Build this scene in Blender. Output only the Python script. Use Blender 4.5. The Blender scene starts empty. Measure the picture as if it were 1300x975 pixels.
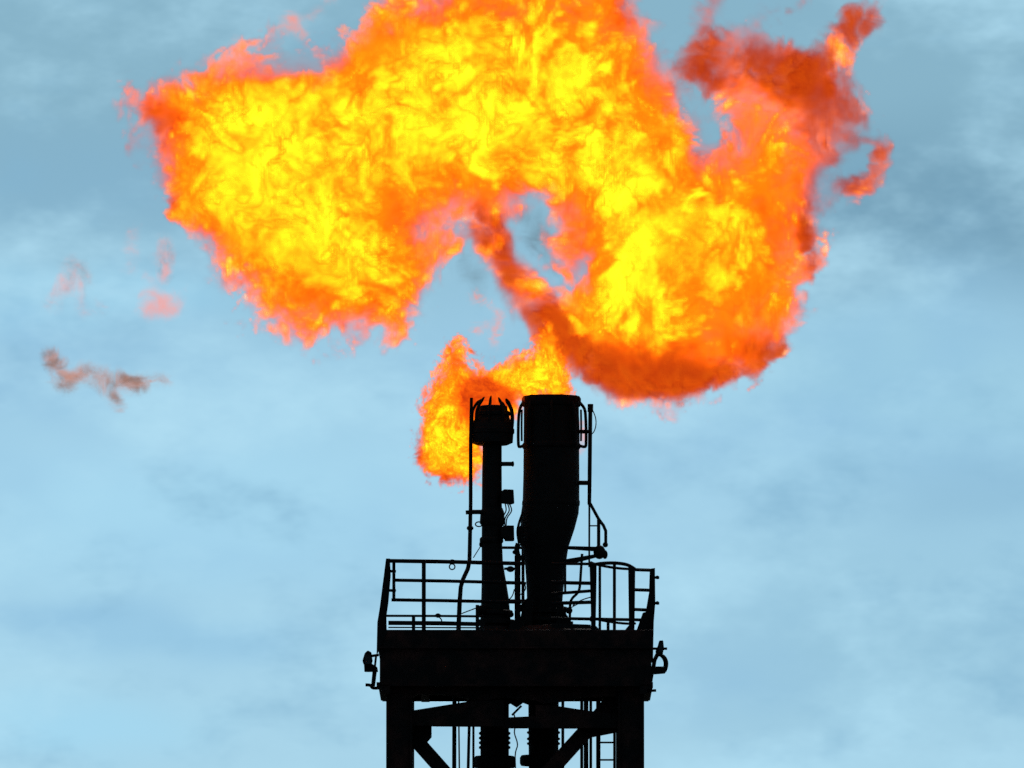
import bpy, math, random
import numpy as np
from mathutils import Vector, Matrix

random.seed(7)
rng = np.random.default_rng(11)
scene = bpy.context.scene
C = scene.collection

# ------------------------------------------------------------------ camera
DIST, CAM_Z, PITCH = 200.0, 1.7, math.radians(5.0)
PPM = 75.0                                    # photograph pixels per metre at the tower
F_PX = PPM * DIST / math.cos(PITCH)
cam_d = bpy.data.cameras.new('camera')
cam_d.sensor_width = 36.0
cam_d.lens = F_PX * 36.0 / 1300.0
cam_d.clip_start, cam_d.clip_end = 1.0, 8000.0
cam = bpy.data.objects.new('camera', cam_d)
C.objects.link(cam)
cam.location = (0, -DIST, CAM_Z)
cam.rotation_euler = (math.pi / 2 + PITCH, 0, 0)
scene.camera = cam

# ------------------------------------------------------------------ world, sun, exposure
SUN_EL, SUN_AZ = math.radians(48), math.radians(25)      # high sun behind the tower
world = bpy.data.worlds.new('World')
scene.world = world
world.use_nodes = True


def build_world():
    nt = world.node_tree
    nt.nodes.clear()
    N, L = nt.nodes.new, nt.links.new
    world.cycles.sampling_method, world.cycles.sample_map_resolution = 'MANUAL', 128
    out, bg = N('ShaderNodeOutputWorld'), N('ShaderNodeBackground')
    sky = N('ShaderNodeTexSky')
    sky.sky_type = 'NISHITA'
    sky.sun_disc = False
    sky.sun_elevation, sky.sun_rotation = SUN_EL, SUN_AZ
    sky.ozone_density, sky.dust_density = 3.0, 0.4
    bg.inputs['Strength'].default_value = 0.1
    tc = N('ShaderNodeTexCoord')
    mp = N('ShaderNodeMapping')
    mp.inputs['Scale'].default_value = (1.0, 1.0, 1.75)
    mp.inputs['Location'].default_value = (0.05, 0.0, 0.02)
    L(tc.outputs['Generated'], mp.inputs['Vector'])

    def noise(scale, detail, rough, dist, lo, hi, w):
        n = N('ShaderNodeTexNoise')
        n.inputs['Scale'].default_value = scale
        n.inputs['Detail'].default_value = detail
        n.inputs['Roughness'].default_value = rough
        n.inputs['Distortion'].default_value = dist
        sh = N('ShaderNodeVectorMath')
        sh.operation = 'ADD'
        sh.inputs[1].default_value = (w, w * 0.37, -w * 0.71)
        L(mp.outputs['Vector'], sh.inputs[0])
        L(sh.outputs[0], n.inputs['Vector'])
        r = N('ShaderNodeMapRange')
        r.interpolation_type = 'SMOOTHSTEP'
        r.inputs['From Min'].default_value, r.inputs['From Max'].default_value = lo, hi
        L(n.outputs['Fac'], r.inputs['Value'])
        return r.outputs['Result']

    def mix(fac, a, b):
        m = N('ShaderNodeMix')
        m.data_type = 'RGBA'
        if isinstance(fac, float):
            m.inputs['Factor'].default_value = fac
        else:
            L(fac, m.inputs['Factor'])
        for k, v in ((6, a), (7, b)):
            if isinstance(v, tuple):
                m.inputs[k].default_value = (*v, 1)
            else:
                L(v, m.inputs[k])
        return m.outputs[2]

    # cloud cover laid out by direction: u across, v up, both in hundredths of the view's focal length
    sx = N('ShaderNodeSeparateXYZ')
    nz = N('ShaderNodeTexNoise')
    nz.inputs['Scale'].default_value, nz.inputs['Detail'].default_value, nz.inputs['Roughness'].default_value = 30.0, 3, 0.55
    L(mp.outputs['Vector'], nz.inputs['Vector'])
    sub, add = N('ShaderNodeVectorMath'), N('ShaderNodeVectorMath')
    sub.operation = 'MULTIPLY_ADD'
    sub.inputs[1].default_value, sub.inputs[2].default_value = (0.022, 0.0, 0.013), (-0.011, 0, -0.0065)
    L(nz.outputs['Color'], sub.inputs[0])
    add.operation = 'ADD'
    L(tc.outputs['Generated'], add.inputs[0])
    L(sub.outputs[0], add.inputs[1])

    def bank(px, py, rx, ry, k=1.0):
        """A soft cloud patch centred on the direction of a photograph pixel."""
        m = N('ShaderNodeMapping')
        m.vector_type = 'POINT'
        u, v = (px - 650) / F_PX, math.sin(PITCH) + (487.5 - py) / F_PX * math.cos(PITCH)
        sx_, sz_ = F_PX / rx, F_PX / ry
        m.inputs['Scale'].default_value = (sx_, 0.0, sz_)
        m.inputs['Location'].default_value = (-u * sx_, 0, -v * sz_)
        L(add.outputs[0], m.inputs['Vector'])
        ln = N('ShaderNodeVectorMath')
        ln.operation = 'LENGTH'
        L(m.outputs[0], ln.inputs[0])
        r = N('ShaderNodeMapRange')
        r.interpolation_type = 'SMOOTHERSTEP'
        r.inputs['From Min'].default_value, r.inputs['From Max'].default_value = 1.35, 0.0
        r.inputs['To Max'].default_value = k
        L(ln.outputs['Value'], r.inputs['Value'])
        return r.outputs['Result']

    L(add.outputs[0], sx.inputs[0])
    hi = N('ShaderNodeMapRange')                 # greyer veil above, clearer air below
    hi.interpolation_type = 'SMOOTHSTEP'
    _e = lambda py: math.sin(PITCH) + (487.5 - py) / F_PX * math.cos(PITCH)
    hi.inputs['From Min'].default_value, hi.inputs['From Max'].default_value = _e(620), _e(120)
    L(sx.outputs['Z'], hi.inputs['Value'])
    c = mix(0.80, sky.outputs['Color'], (3.1, 6.1, 8.15))
    c = mix(hi.outputs['Result'], c, (2.45, 4.55, 5.85))
    c = mix(bank(1190, 260, 400, 150, 0.95), c, (1.75, 3.5, 4.8))
    c = mix(bank(80, 220, 300, 110, 0.5), c, (2.2, 4.3, 6.0))
    c = mix(bank(1060, 490, 380, 110, 0.7), c, (3.5, 6.3, 7.7))
    c = mix(bank(1240, 615, 190, 75, 0.6), c, (2.45, 4.7, 6.5))
    c = mix(bank(1140, 800, 420, 190, 0.7), c, (2.8, 5.2, 6.8))
    c = mix(bank(100, 395, 220, 60, 0.6), c, (3.5, 6.9, 8.8))
    c = mix(bank(280, 650, 440, 100, 0.7), c, (4.0, 7.1, 8.9))
    c = mix(bank(70, 765, 170, 40, 0.5), c, (2.6, 5.2, 7.4))
    c = mix(bank(230, 812, 260, 52, 0.5), c, (2.6, 5.25, 7.5))
    c = mix(bank(60, 940, 260, 60, 0.5), c, (3.6, 7.1, 9.2))
    c = mix(noise(17, 4, 0.55, 0.0, 0.48, 0.80, 8.4), c, (2.5, 4.9, 7.2))
    c = mix(noise(40, 5, 0.6, 0.0, 0.44, 0.76, 5.0), c, (4.4, 7.3, 8.9))
    c = mix(noise(70, 4, 0.6, 0.0, 0.48, 0.9, 2.2), c, (2.3, 4.6, 6.4))
    L(c, bg.inputs['Color'])
    L(bg.outputs[0], out.inputs['Surface'])


build_world()
sun_d = bpy.data.lights.new('sun', 'SUN')
sun_d.energy, sun_d.angle, sun_d.color = 2.0, math.radians(0.5), (1.0, 0.95, 0.88)
sun = bpy.data.objects.new('sun', sun_d)
C.objects.link(sun)
sun.location = (20, 60, 80)
_sd = Vector((math.sin(SUN_AZ) * math.cos(SUN_EL), math.cos(SUN_AZ) * math.cos(SUN_EL), math.sin(SUN_EL)))
sun.rotation_euler = _sd.to_track_quat('Z', 'Y').to_euler()

vs = scene.view_settings
vs.view_transform, vs.look, vs.exposure, vs.gamma = 'Standard', 'None', 0.0, 1.0
scene.cycles.transparent_max_bounces = 96
scene.cycles.max_bounces = 3
scene.cycles.volume_bounces = 0
scene.cycles.volume_step_rate = 2.6
scene.cycles.use_adaptive_sampling, scene.cycles.adaptive_threshold, scene.cycles.adaptive_min_samples = True, 0.03, 12
scene.cycles.min_transparent_bounces = 40
scene.cycles.sample_clamp_indirect = 0.5
scene.cycles.volume_max_steps = 512
scene.cycles.use_denoising = False

# ------------------------------------------------------------------ helpers
_sp, _cp = math.sin(PITCH), math.cos(PITCH)


def P(px, py, y=0.0):
    """World point on the vertical plane at depth y that the photograph shows at pixel (px, py)."""
    a, b = (px - 650.0) / F_PX, (487.5 - py) / F_PX
    d = Vector((a, _cp - b * _sp, _sp + b * _cp))
    t = (y + DIST) / d.y
    return Vector((d.x * t, y, CAM_Z + d.z * t))


def M(px):
    return px / PPM


def empty(name, loc, label, cat, group=None):
    o = bpy.data.objects.new(name, None)
    C.objects.link(o)
    o.location = loc
    o.empty_display_size = 0.3
    o['label'], o['category'] = label, cat
    if group:
        o['group'] = group
    return o


def origin(p):
    v = Vector((0, 0, 0))
    while p is not None:
        v += Vector(p.location)
        p = p.parent
    return v


def mesh(name, verts, faces, mat, parent=None, smooth=False, loc=None):
    """One mesh object; verts in world space, stored relative to loc (or the parent's origin)."""
    o0 = Vector(loc) if loc is not None else (origin(parent) if parent else Vector((0, 0, 0)))
    me = bpy.data.meshes.new(name)
    me.from_pydata([tuple(Vector(v) - o0) for v in verts], [], faces)
    me.materials.append(mat)
    if smooth:
        me.polygons.foreach_set('use_smooth', [True] * len(me.polygons))
    me.update()
    o = bpy.data.objects.new(name, me)
    C.objects.link(o)
    o.parent = parent
    o.location = o0 - (origin(parent) if parent else Vector((0, 0, 0)))
    return o


def tube_geo(pts, radii, n=10, base=0):
    pts = [Vector(p) for p in pts]
    if not isinstance(radii, (list, tuple)):
        radii = [radii] * len(pts)
    V, Fc = [], []
    d0 = (pts[1] - pts[0]).normalized()
    up = Vector((0, 1, 0)) if abs(d0.y) < 0.9 else Vector((0, 0, 1))
    u = d0.cross(up).normalized()
    for i, p in enumerate(pts):
        a = (pts[i] - pts[i - 1]).normalized() if i else d0
        b = (pts[i + 1] - pts[i]).normalized() if i < len(pts) - 1 else a
        t = (a + b).normalized()
        u = (u - t * u.dot(t)).normalized()
        v = t.cross(u)
        k = 1.0 / max(0.5, a.dot(t))
        for j in range(n):
            g = 2 * math.pi * j / n
            V.append(p + (u * math.cos(g) + v * math.sin(g)) * radii[i] * (k if i not in (0, len(pts) - 1) else 1))
    for i in range(len(pts) - 1):
        for j in range(n):
            a, b = base + i * n + j, base + i * n + (j + 1) % n
            Fc.append((a, b, b + n, a + n))
    Fc.append(tuple(base + j for j in reversed(range(n))))
    Fc.append(tuple(base + (len(pts) - 1) * n + j for j in range(n)))
    return V, Fc


def tube(name, pts, r, mat, parent=None, n=10):
    V, Fc = tube_geo(pts, r, n)
    return mesh(name, V, Fc, mat, parent, smooth=False)


def smooth_path(pts, k=4):
    """Catmull-Rom through pts."""
    pts = [Vector(p) for p in pts]
    q = [pts[0]] + pts + [pts[-1]]
    res = []
    for i in range(1, len(q) - 2):
        a, b, c, d = q[i - 1], q[i], q[i + 1], q[i + 2]
        for s in range(k):
            t = s / k
            res.append(0.5 * ((2 * b) + (c - a) * t + (2 * a - 5 * b + 4 * c - d) * t * t + (3 * b - a - 3 * c + d) * t ** 3))
    return res + [pts[-1]]


def box_geo(c, s, base=0, bev=0.0):
    x, y, z = s[0] / 2, s[1] / 2, s[2] / 2
    c = Vector(c)
    V = [c + Vector((i * x, j * y, k * z)) for k in (-1, 1) for j in (-1, 1) for i in (-1, 1)]
    Fc = [(0, 2, 3, 1), (4, 5, 7, 6), (0, 1, 5, 4), (2, 6, 7, 3), (0, 4, 6, 2), (1, 3, 7, 5)]
    return V, [tuple(base + i for i in f) for f in Fc]


def bevel(o, w, seg=2):
    m = o.modifiers.new('bevel', 'BEVEL')
    m.width, m.segments, m.limit_method = w, seg, 'ANGLE'
    return o


def box(name, c, s, mat, parent=None, bev=0.012):
    V, Fc = box_geo(c, s)
    o = mesh(name, V, Fc, mat, parent)
    return bevel(o, bev) if bev else o


def prism(name, pix, y0, y1, mat, parent=None, bev=0.0):
    """A plate or block: outline given in photograph pixels at depth y0, extruded to y1."""
    a = [P(x, y, y0) for x, y in pix]
    V = a + [Vector((p.x, y1, p.z)) for p in a]
    n = len(a)
    Fc = [tuple(range(n)), tuple(reversed(range(n, 2 * n)))]
    Fc += [(i, n + i, n + (i + 1) % n, (i + 1) % n) for i in range(n)]
    Fc = [tuple(reversed(f)) for f in Fc]
    o = mesh(name, V, Fc, mat, parent)
    return bevel(o, bev) if bev else o


def bar(name, p0, p1, w, d, mat, parent=None, bev=0.01):
    """Rectangular section member from p0 to p1; w across in the picture plane, d along the depth."""
    p0, p1 = Vector(p0), Vector(p1)
    t = (p1 - p0).normalized()
    yv = Vector((0, 1, 0)) if abs(t.y) < 0.9 else Vector((0, 0, 1))
    u = t.cross(yv).normalized()
    v = u.cross(t).normalized()
    V = [q + u * i * w / 2 + v * j * d / 2 for q in (p0, p1) for i, j in ((-1, -1), (1, -1), (1, 1), (-1, 1))]
    Fc = [(3, 2, 1, 0), (4, 5, 6, 7)] + [(i, (i + 1) % 4, 4 + (i + 1) % 4, 4 + i) for i in range(4)]
    o = mesh(name, V, Fc, mat, parent)
    return bevel(o, bev, 1) if bev else o


def ibeam(name, p0, p1, h, w, mat, parent=None, tf=0.03, tw=0.03):
    """I-section along p0-p1, web upright."""
    p0, p1 = Vector(p0), Vector(p1)
    t = (p1 - p0).normalized()
    u = t.cross(Vector((0, 0, 1))).normalized()
    v = u.cross(t).normalized()
    a, b = w / 2, h / 2
    sec = [(-a, -b), (a, -b), (a, -b + tf), (tw / 2, -b + tf), (tw / 2, b - tf), (a, b - tf), (a, b), (-a, b), (-a, b - tf), (-tw / 2, b - tf), (-tw / 2, -b + tf), (-a, -b + tf)]
    V = [q + u * i + v * j for q in (p0, p1) for i, j in sec]
    n = len(sec)
    Fc = [tuple(reversed(range(n))), tuple(range(n, 2 * n))] + [(i, (i + 1) % n, n + (i + 1) % n, n + i) for i in range(n)]
    return mesh(name, V, Fc, mat, parent)


def lathe(name, rings, mat, parent=None, n=36, cap=True, jag=0.0, smooth=True):
    """Stacked rings (centre, radius); jag roughens the last ring's height (burnt lip)."""
    V, Fc = [], []
    for i, (c, r) in enumerate(rings):
        c = Vector(c)
        for j in range(n):
            g = 2 * math.pi * j / n
            dz = random.uniform(-jag, jag) if jag and i >= len(rings) - 2 else 0
            V.append(c + Vector((math.cos(g) * r, math.sin(g) * r, dz)))
    for i in range(len(rings) - 1):
        for j in range(n):
            a, b = i * n + j, i * n + (j + 1) % n
            Fc.append((a, b, b + n, a + n))
    if cap:
        Fc.append(tuple(reversed(range(n))))
        Fc.append(tuple((len(rings) - 1) * n + j for j in range(n)))
    o = mesh(name, V, Fc, mat, parent)
    if smooth:
        o.data.polygons.foreach_set('use_smooth', [len(p.vertices) == 4 for p in o.data.polygons])
        e = o.modifiers.new('edge_split', 'EDGE_SPLIT')
        e.split_angle = math.radians(40)
    return o


def copies(src, points, parent):
    o0 = origin(parent)
    for p in points:
        c = src.copy()
        C.objects.link(c)
        c.parent = parent
        c.location = Vector(p) - o0


def ball(name, p, r, mat, parent=None, sq=(1, 1, 1), n=12, m=8):
    V, Fc = [], []
    p = Vector(p)
    for i in range(m + 1):
        th = math.pi * i / m
        for j in range(n):
            g = 2 * math.pi * j / n
            V.append(p + Vector((math.sin(th) * math.cos(g) * sq[0], math.sin(th) * math.sin(g) * sq[1], math.cos(th) * sq[2])) * r)
    for i in range(m):
        for j in range(n):
            a, b = i * n + j, i * n + (j + 1) % n
            Fc.append((a, a + n, b + n, b))
    return mesh(name, V, Fc, mat, parent, smooth=True)


# ------------------------------------------------------------------ materials
def steel(name, col, rust, rough=0.7, scale=3.0):
    m = bpy.data.materials.new(name)
    m.use_nodes = True
    nt = m.node_tree
    N, L = nt.nodes.new, nt.links.new
    b = nt.nodes['Principled BSDF']
    tc, n1, n2 = N('ShaderNodeTexCoord'), N('ShaderNodeTexNoise'), N('ShaderNodeTexNoise')
    n1.inputs['Scale'].default_value, n1.inputs['Detail'].default_value, n1.inputs['Roughness'].default_value = scale, 8, 0.65
    n2.inputs['Scale'].default_value, n2.inputs['Detail'].default_value = scale * 14, 4
    r = N('ShaderNodeMapRange')
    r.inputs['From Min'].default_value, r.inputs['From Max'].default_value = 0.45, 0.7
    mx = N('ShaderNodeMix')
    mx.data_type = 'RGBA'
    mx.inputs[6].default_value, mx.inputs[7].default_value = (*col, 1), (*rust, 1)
    L(tc.outputs['Object'], n1.inputs['Vector'])
    L(tc.outputs['Object'], n2.inputs['Vector'])
    L(n1.outputs['Fac'], r.inputs['Value'])
    L(r.outputs['Result'], mx.inputs['Factor'])
    L(mx.outputs[2], b.inputs['Base Color'])
    bp = N('ShaderNodeBump')
    bp.inputs['Strength'].default_value, bp.inputs['Distance'].default_value = 0.35, 0.01
    L(n2.outputs['Fac'], bp.inputs['Height'])
    L(bp.outputs[0], b.inputs['Normal'])
    b.inputs['Roughness'].default_value = rough
    b.inputs['Specular IOR Level'].default_value = 0.04
    return m


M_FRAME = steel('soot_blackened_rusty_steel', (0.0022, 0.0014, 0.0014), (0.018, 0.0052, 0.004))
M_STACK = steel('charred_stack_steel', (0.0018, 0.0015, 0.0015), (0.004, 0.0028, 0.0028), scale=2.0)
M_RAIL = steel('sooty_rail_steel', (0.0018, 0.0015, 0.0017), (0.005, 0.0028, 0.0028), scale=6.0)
M_CABLE = steel('black_cable', (0.003, 0.003, 0.003), (0.004, 0.004, 0.004), scale=9.0)
M_GLASS = steel('sooty_lamp_glass', (0.01, 0.011, 0.013), (0.006, 0.006, 0.006), rough=0.3)
M_GROUND = steel('oily_dark_ground', (0.045, 0.04, 0.034), (0.08, 0.07, 0.055), rough=0.95, scale=0.15)

# ------------------------------------------------------------------ ground
g = mesh('ground', [(-4000, -4000, 0), (4000, -4000, 0), (4000, 4000, 0), (-4000, 4000, 0)], [(0, 1, 2, 3)], M_GROUND)
g['kind'] = 'structure'

# ------------------------------------------------------------------ the steel tower
YF, YB = -1.9, 1.9
T = empty('flare_tower', (0, 0, 0), 'soot-black steel lattice tower with a thick square deck carrying both stacks', 'tower')


def zpx(py, y=YF):
    return P(650, py, y).z


def xpx(px, y=YF):
    return P(px, 800, y).x


XL, XR = xpx(507), xpx(801)
PW = M(33)
z_deck = zpx(800)
for yy in (YF + PW / 2, YB - PW / 2):
    for xx in (XL, XR):
        zt = zpx(868)
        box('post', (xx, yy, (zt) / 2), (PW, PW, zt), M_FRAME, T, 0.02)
# flange strips on the front posts (an H section seen face-on)
for xx in (XL, XR):
    for s in (-1, 1):
        box('post_flange', (xx + s * (PW / 2 - 0.022), YF - 0.03, zpx(882) / 2), (0.04, 0.056, zpx(882)), M_FRAME, T, 0.006)
# deck slab with edge channels
dx0, dx1 = xpx(480), xpx(829)
zb = zpx(872)
box('deck', ((dx0 + dx1) / 2, 0, (z_deck + zpx(826)) / 2), (dx1 - dx0, 2 * 2.02, z_deck - zpx(826)), M_FRAME, T, 0.02)
for yy, nm in ((-2.06, 'f'), (2.06, 'b')):
    ibeam('edge_beam', (dx0 + 0.03, yy, (zpx(822) + zb) / 2), (dx1 - 0.03, yy, (zpx(822) + zb) / 2), zpx(822) - zb, 0.16, M_FRAME, T)
for xx in (dx0 + 0.08, dx1 - 0.08):
    ibeam('edge_beam', (xx, -1.97, (zpx(823) + zb) / 2), (xx, 1.97, (zpx(823) + zb) / 2), zpx(823) - zb - 0.01, 0.15, M_FRAME, T)
for k in range(5):
    xx = dx0 + (dx1 - dx0) * (k + 1) / 6
    ibeam('deck_joist', (xx, -1.95, zpx(851)), (xx, 1.95, zpx(851)), 0.6, 0.14, M_FRAME, T)
box('deck_plate', ((dx0 + dx1) / 2, 0, zpx(862)), (dx1 - dx0 - 0.36, 3.85, 0.05), M_FRAME, T, 0.01)
prism('corner_bracket', [(478, 866), (495, 866), (495, 881), (486, 881), (484, 874), (478, 873)], -2.14, -1.92, M_FRAME, T)
prism('corner_bracket', [(829, 866), (812, 866), (812, 881), (820, 881), (822, 874), (829, 873)], -2.14, -1.92, M_FRAME, T)
# haunched girders under the deck
prism('girder', [(524, 872), (620, 872), (620, 889), (608, 888), (560, 881), (530, 881), (524, 884)], YF + 0.05, YF + 0.35, M_FRAME, T)
prism('girder', [(783, 872), (690, 872), (690, 893), (706, 891), (740, 885), (776, 884), (783, 886)], YF + 0.05, YF + 0.35, M_FRAME, T)
prism('girder', [(620, 873), (690, 873), (690, 892), (672, 887), (655, 888), (640, 884), (620, 889)], YF + 0.06, YF + 0.33, M_FRAME, T)
prism('cross_beam', [(523, 902), (604, 889), (640, 889), (640, 922), (523, 921)], YF + 0.08, YF + 0.34, M_FRAME, T)
prism('cross_beam', [(784, 907), (745, 902), (706, 896), (680, 895), (680, 924), (784, 924)], YF + 0.08, YF + 0.34, M_FRAME, T)
prism('cross_beam', [(638, 911), (682, 909), (682, 924), (638, 924)], YF + 0.10, YF + 0.30, M_FRAME, T)
# diagonal braces, front face, the lower ones continue below the view
bar('brace', P(516, 926, YF + 0.5), P(640, 1066, YF + 0.5), M(18), 0.16, M_FRAME, T)
bar('brace', P(789, 878, YF + 0.5), P(668, 1012, YF + 0.5), M(19), 0.16, M_FRAME, T)
prism('gusset', [(524, 921), (548, 921), (548, 936), (541, 944), (524, 938)], YF + 0.41, YF + 0.435, M_FRAME, T)
prism('gusset', [(783, 884), (768, 884), (742, 921), (752, 936), (783, 930)], YF + 0.41, YF + 0.435, M_FRAME, T)
zz = zpx(1010)
while zz > 4:
    for yy in (YF + 0.2, YB - 0.2):
        bar('cross_beam', (XL + PW / 2, yy, zz), (XR - PW / 2, yy, zz), 0.26, 0.24, M_FRAME, T)
        bar('brace', (XL + PW / 2, yy, zz - 0.2), (XR - PW / 2, yy, zz - 3.4), 0.2, 0.16, M_FRAME, T)
        bar('brace', (XR - PW / 2, yy + 0.19, zz - 0.2), (XL + PW / 2, yy + 0.19, zz - 3.4), 0.2, 0.16, M_FRAME, T)
    for xx in (XL, XR):
        bar('cross_beam', (xx, YF + PW, zz), (xx, YB - PW, zz), 0.26, 0.24, M_FRAME, T)
    zz -= 3.7
bar('brace', (XL, YF + PW, zpx(905)), (XL, YB - PW, zpx(1005)), 0.2, 0.16, M_FRAME, T)
bar('brace', (XR, YF + PW, zpx(905)), (XR, YB - PW, zpx(1005)), 0.2, 0.16, M_FRAME, T)
# raised plinth ring under the stacks
pc = P(706, 800, -0.3)
lathe('plinth', [((pc.x, -0.3, z_deck - 0.05), 0.86), ((pc.x, -0.3, z_deck + 0.02), 0.86), ((pc.x, -0.3, z_deck + 0.10), 0.74), ((pc.x, -0.3, z_deck + 0.15), 0.70), ((pc.x, -0.3, z_deck + 0.17), 0.5)], M_FRAME, T)
pl = P(631, 800, -0.3)
lathe('plinth', [((pl.x, -0.3, z_deck - 0.05), 0.40), ((pl.x, -0.3, z_deck + 0.03), 0.40), ((pl.x, -0.3, z_deck + 0.10), 0.33), ((pl.x, -0.3, z_deck + 0.16), 0.30)], M_FRAME, T)

# ------------------------------------------------------------------ guard rails
YR = -1.98


def rail(parent, pts, r_px, y=YR, nm='rail'):
    pts = [P(p[0], p[1], p[2] if len(p) > 2 else y) for p in pts]
    return tube(nm, pts, M(r_px), M_RAIL, parent, 8)


G1 = empty('guard_rail', P(570, 800, YR), 'long guard rail of four horizontal bars on the left half of the deck edge', 'guard rail', 'guard rails on the deck')
rail(G1, [(491, 712), (560, 713), (662, 715.5)], 2.5)
rail(G1, [(499, 736.5), (560, 737.5), (662, 740)], 2.1)
rail(G1, [(497, 761.5), (560, 762.5), (662, 764.5)], 2.1)
rail(G1, [(489, 781.8), (560, 782), (615, 782.5)], 1.5)
prism('toe_board', [(493, 788), (560, 788.5), (616, 790), (616, 795), (560, 794), (493, 793.5)], YR - 0.01, YR + 0.01, M_RAIL, G1)
rail(G1, [(493, 796.5), (613, 797)], 0.9)
for px, top, w in ((538, 713, 2.6), (500, 713, 2.0)):
    rail(G1, [(px, top), (px, 762 if px == 500 else 801)], w, YR - 0.02, 'upright')
rail(G1, [(525, 782), (525, 801)], 2.2, YR, 'upright')
rail(G1, [(606, 768), (606, 801)], 2.2, YR, 'upright')
prism('raking_post', [(490, 709), (495, 709), (496, 730), (493, 765), (490.5, 782), (491, 803), (478, 832), (479, 790), (482, 772)], YR - 0.06, YR + 0.06, M_RAIL, G1)
for py in (725, 749.5):
    sb = tube('stub', [P(494, py, YR), P(502.5, py + 0.5, YR)], M(1.8), M_RAIL, G1, 8)
    ball('knob', P(500.5, py, YR), M(2.4), M_RAIL, sb)
# the rail across the back, met behind the stacks
G1b = empty('guard_rail', P(650, 800, 1.98), 'rear guard rail seen between the two stacks', 'guard rail', 'guard rails on the deck')
for py, w in ((695, 1.8), (715, 1.8), (740, 1.8), (762, 1.6)):
    rail(G1b, [(612, py), (668, py + 0.5)], w, 1.98)
for px in (616, 664):
    rail(G1b, [(px, 695), (px, 829)], 2.0, 1.98, 'upright')
G2 = empty('guard_rail', P(735, 800, YR), 'short guard rail between the wide stack and the cage of bars', 'guard rail', 'guard rails on the deck')
rail(G2, [(700, 715.5), (752, 716)], 1.8)
rail(G2, [(700, 739), (725, 740), (752, 740.5)], 2.3)
rail(G2, [(700, 754), (752, 750)], 2.0, YR + 0.1)
rail(G2, [(700, 766), (752, 764.5)], 2.3)
rail(G2, [(700, 785), (760, 786), (815, 787)], 2.0)
prism('toe_board', [(700, 791), (750, 793), (750, 798), (700, 797)], YR - 0.01, YR + 0.01, M_RAIL, G2)
rail(G2, [(717.5, 712), (717.5, 752)], 1.5, YR, 'upright')
rail(G2, [(772, 787), (772, 808)], 1.9, YR, 'upright')
G3 = empty('guard_rail', P(822, 800, -1.5), 'end guard rail beyond the cage, with a leaning corner post', 'guard rail', 'guard rails on the deck')
for a, b, x in ((723, 724, 829), (748.5, 749.5, 829), (773.5, 774.5, 824)):
    rail(G3, [(800, a, -1.9), (x, b, -1.4)], 2.1)
prism('end_post', [(825, 722), (831.5, 721), (832, 765), (830, 790), (829, 840), (812, 850), (816, 800), (820, 775), (824, 752)], -1.46, -1.36, M_RAIL, G3)
prism('raking_post', [(816, 778), (822, 776), (815, 812), (803, 830), (806, 806)], -1.72, -1.64, M_RAIL, G3)
rail(G3, [(808, 786.5, -1.9), (818, 789, -1.5)], 1.6)
for py in (733, 765.5):
    sb = tube('stub', [P(829, py, -1.41), P(837, py + 0.5, -1.41)], M(1.7), M_RAIL, G3, 8)
    ball('knob', P(834.5, py, -1.41), M(2.4), M_RAIL, sb)

# ------------------------------------------------------------------ ladder cage and ladder
K = empty('ladder_cage', P(778, 806, -1.7), 'round-topped cage of upright bars around the ladder hatch', 'ladder cage')
prism('side_plate', [(748.5, 719), (752, 715.5), (757.5, 717), (757, 760), (756, 808), (750.5, 808), (750, 770)], -1.95, -1.88, M_RAIL, K)
prism('side_plate', [(797.5, 718), (803, 718.5), (806.5, 723), (806, 770), (805.5, 800), (798.5, 800), (798, 760)], -1.95, -1.88, M_RAIL, K)
hoop = smooth_path([P(750, 718, -1.9), P(762, 715.5, -1.9), P(780, 714.8, -1.9), P(796, 717, -1.9), P(806, 722.5, -1.9)])
tube('hoop', hoop, M(2.2), M_RAIL, K, 8)
hb = [P(750, 718, -1.88)] + [Vector((P(778, 718, -1.9).x + math.cos(a) * M(28), -1.88 + math.sin(a) * 0.62, P(778, 717 + 4 * math.cos(a), -1.9).z)) for a in np.linspace(math.pi, 0, 13)[1:-1]] + [P(806, 722, -1.88)]
tube('hoop', hb, M(1.7), M_RAIL, K, 8)
hb2 = [v - Vector((0, 0, M(69))) for v in hb]
tube('hoop', hb2, M(1.6), M_RAIL, K, 8)
for px, w in ((761.5, 1.7), (780, 2.0)):
    tube('cage_bar', [P(px, 715.5, -1.9), P(px, 808, -1.9)], M(w), M_RAIL, K, 8)
prism('foot_gusset', [(756, 794), (762, 800), (765, 808), (752, 808)], -1.94, -1.89, M_RAIL, K)
prism('foot_gusset', [(799, 793), (794, 799), (791, 808), (806, 808)], -1.94, -1.89, M_RAIL, K)
LD = empty('ladder', (P(769, 975, -0.6).x, -0.6, 0), 'steel rung ladder under the deck beside the heavy right post', 'ladder')
for px, w in ((759.5, 2.8), (780, 1.7)):
    p = P(px, 872, -0.6)
    tube('stringer', [(p.x, -0.6, p.z), (p.x, -0.6, 0)], M(w), M_RAIL, LD, 8)
pa, pb = P(759.5, 898.5, -0.6), P(780, 898.5, -0.6)
rv, rf = tube_geo([Vector((pa.x, -0.6, pa.z)), Vector((pb.x, -0.6, pb.z))], M(1.15), 8)
rung = mesh('rung', rv, rf, M_RAIL, LD, loc=((pa.x + pb.x) / 2, -0.6, pa.z))
copies(rung, [((pa.x + pb.x) / 2, -0.6, pa.z - 0.293 * k) for k in range(1, 44)], LD)

# ------------------------------------------------------------------ the wide flare stack
YS = 0.0
FS = empty('flare_stack', (P(692, 800, YS).x, YS, z_deck), 'wide black flare stack with flame at its open burnt mouth', 'flare stack')


def ring(cx, py, w, y=YS):
    return (P(cx, py, y), M(w) / 2)


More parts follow.
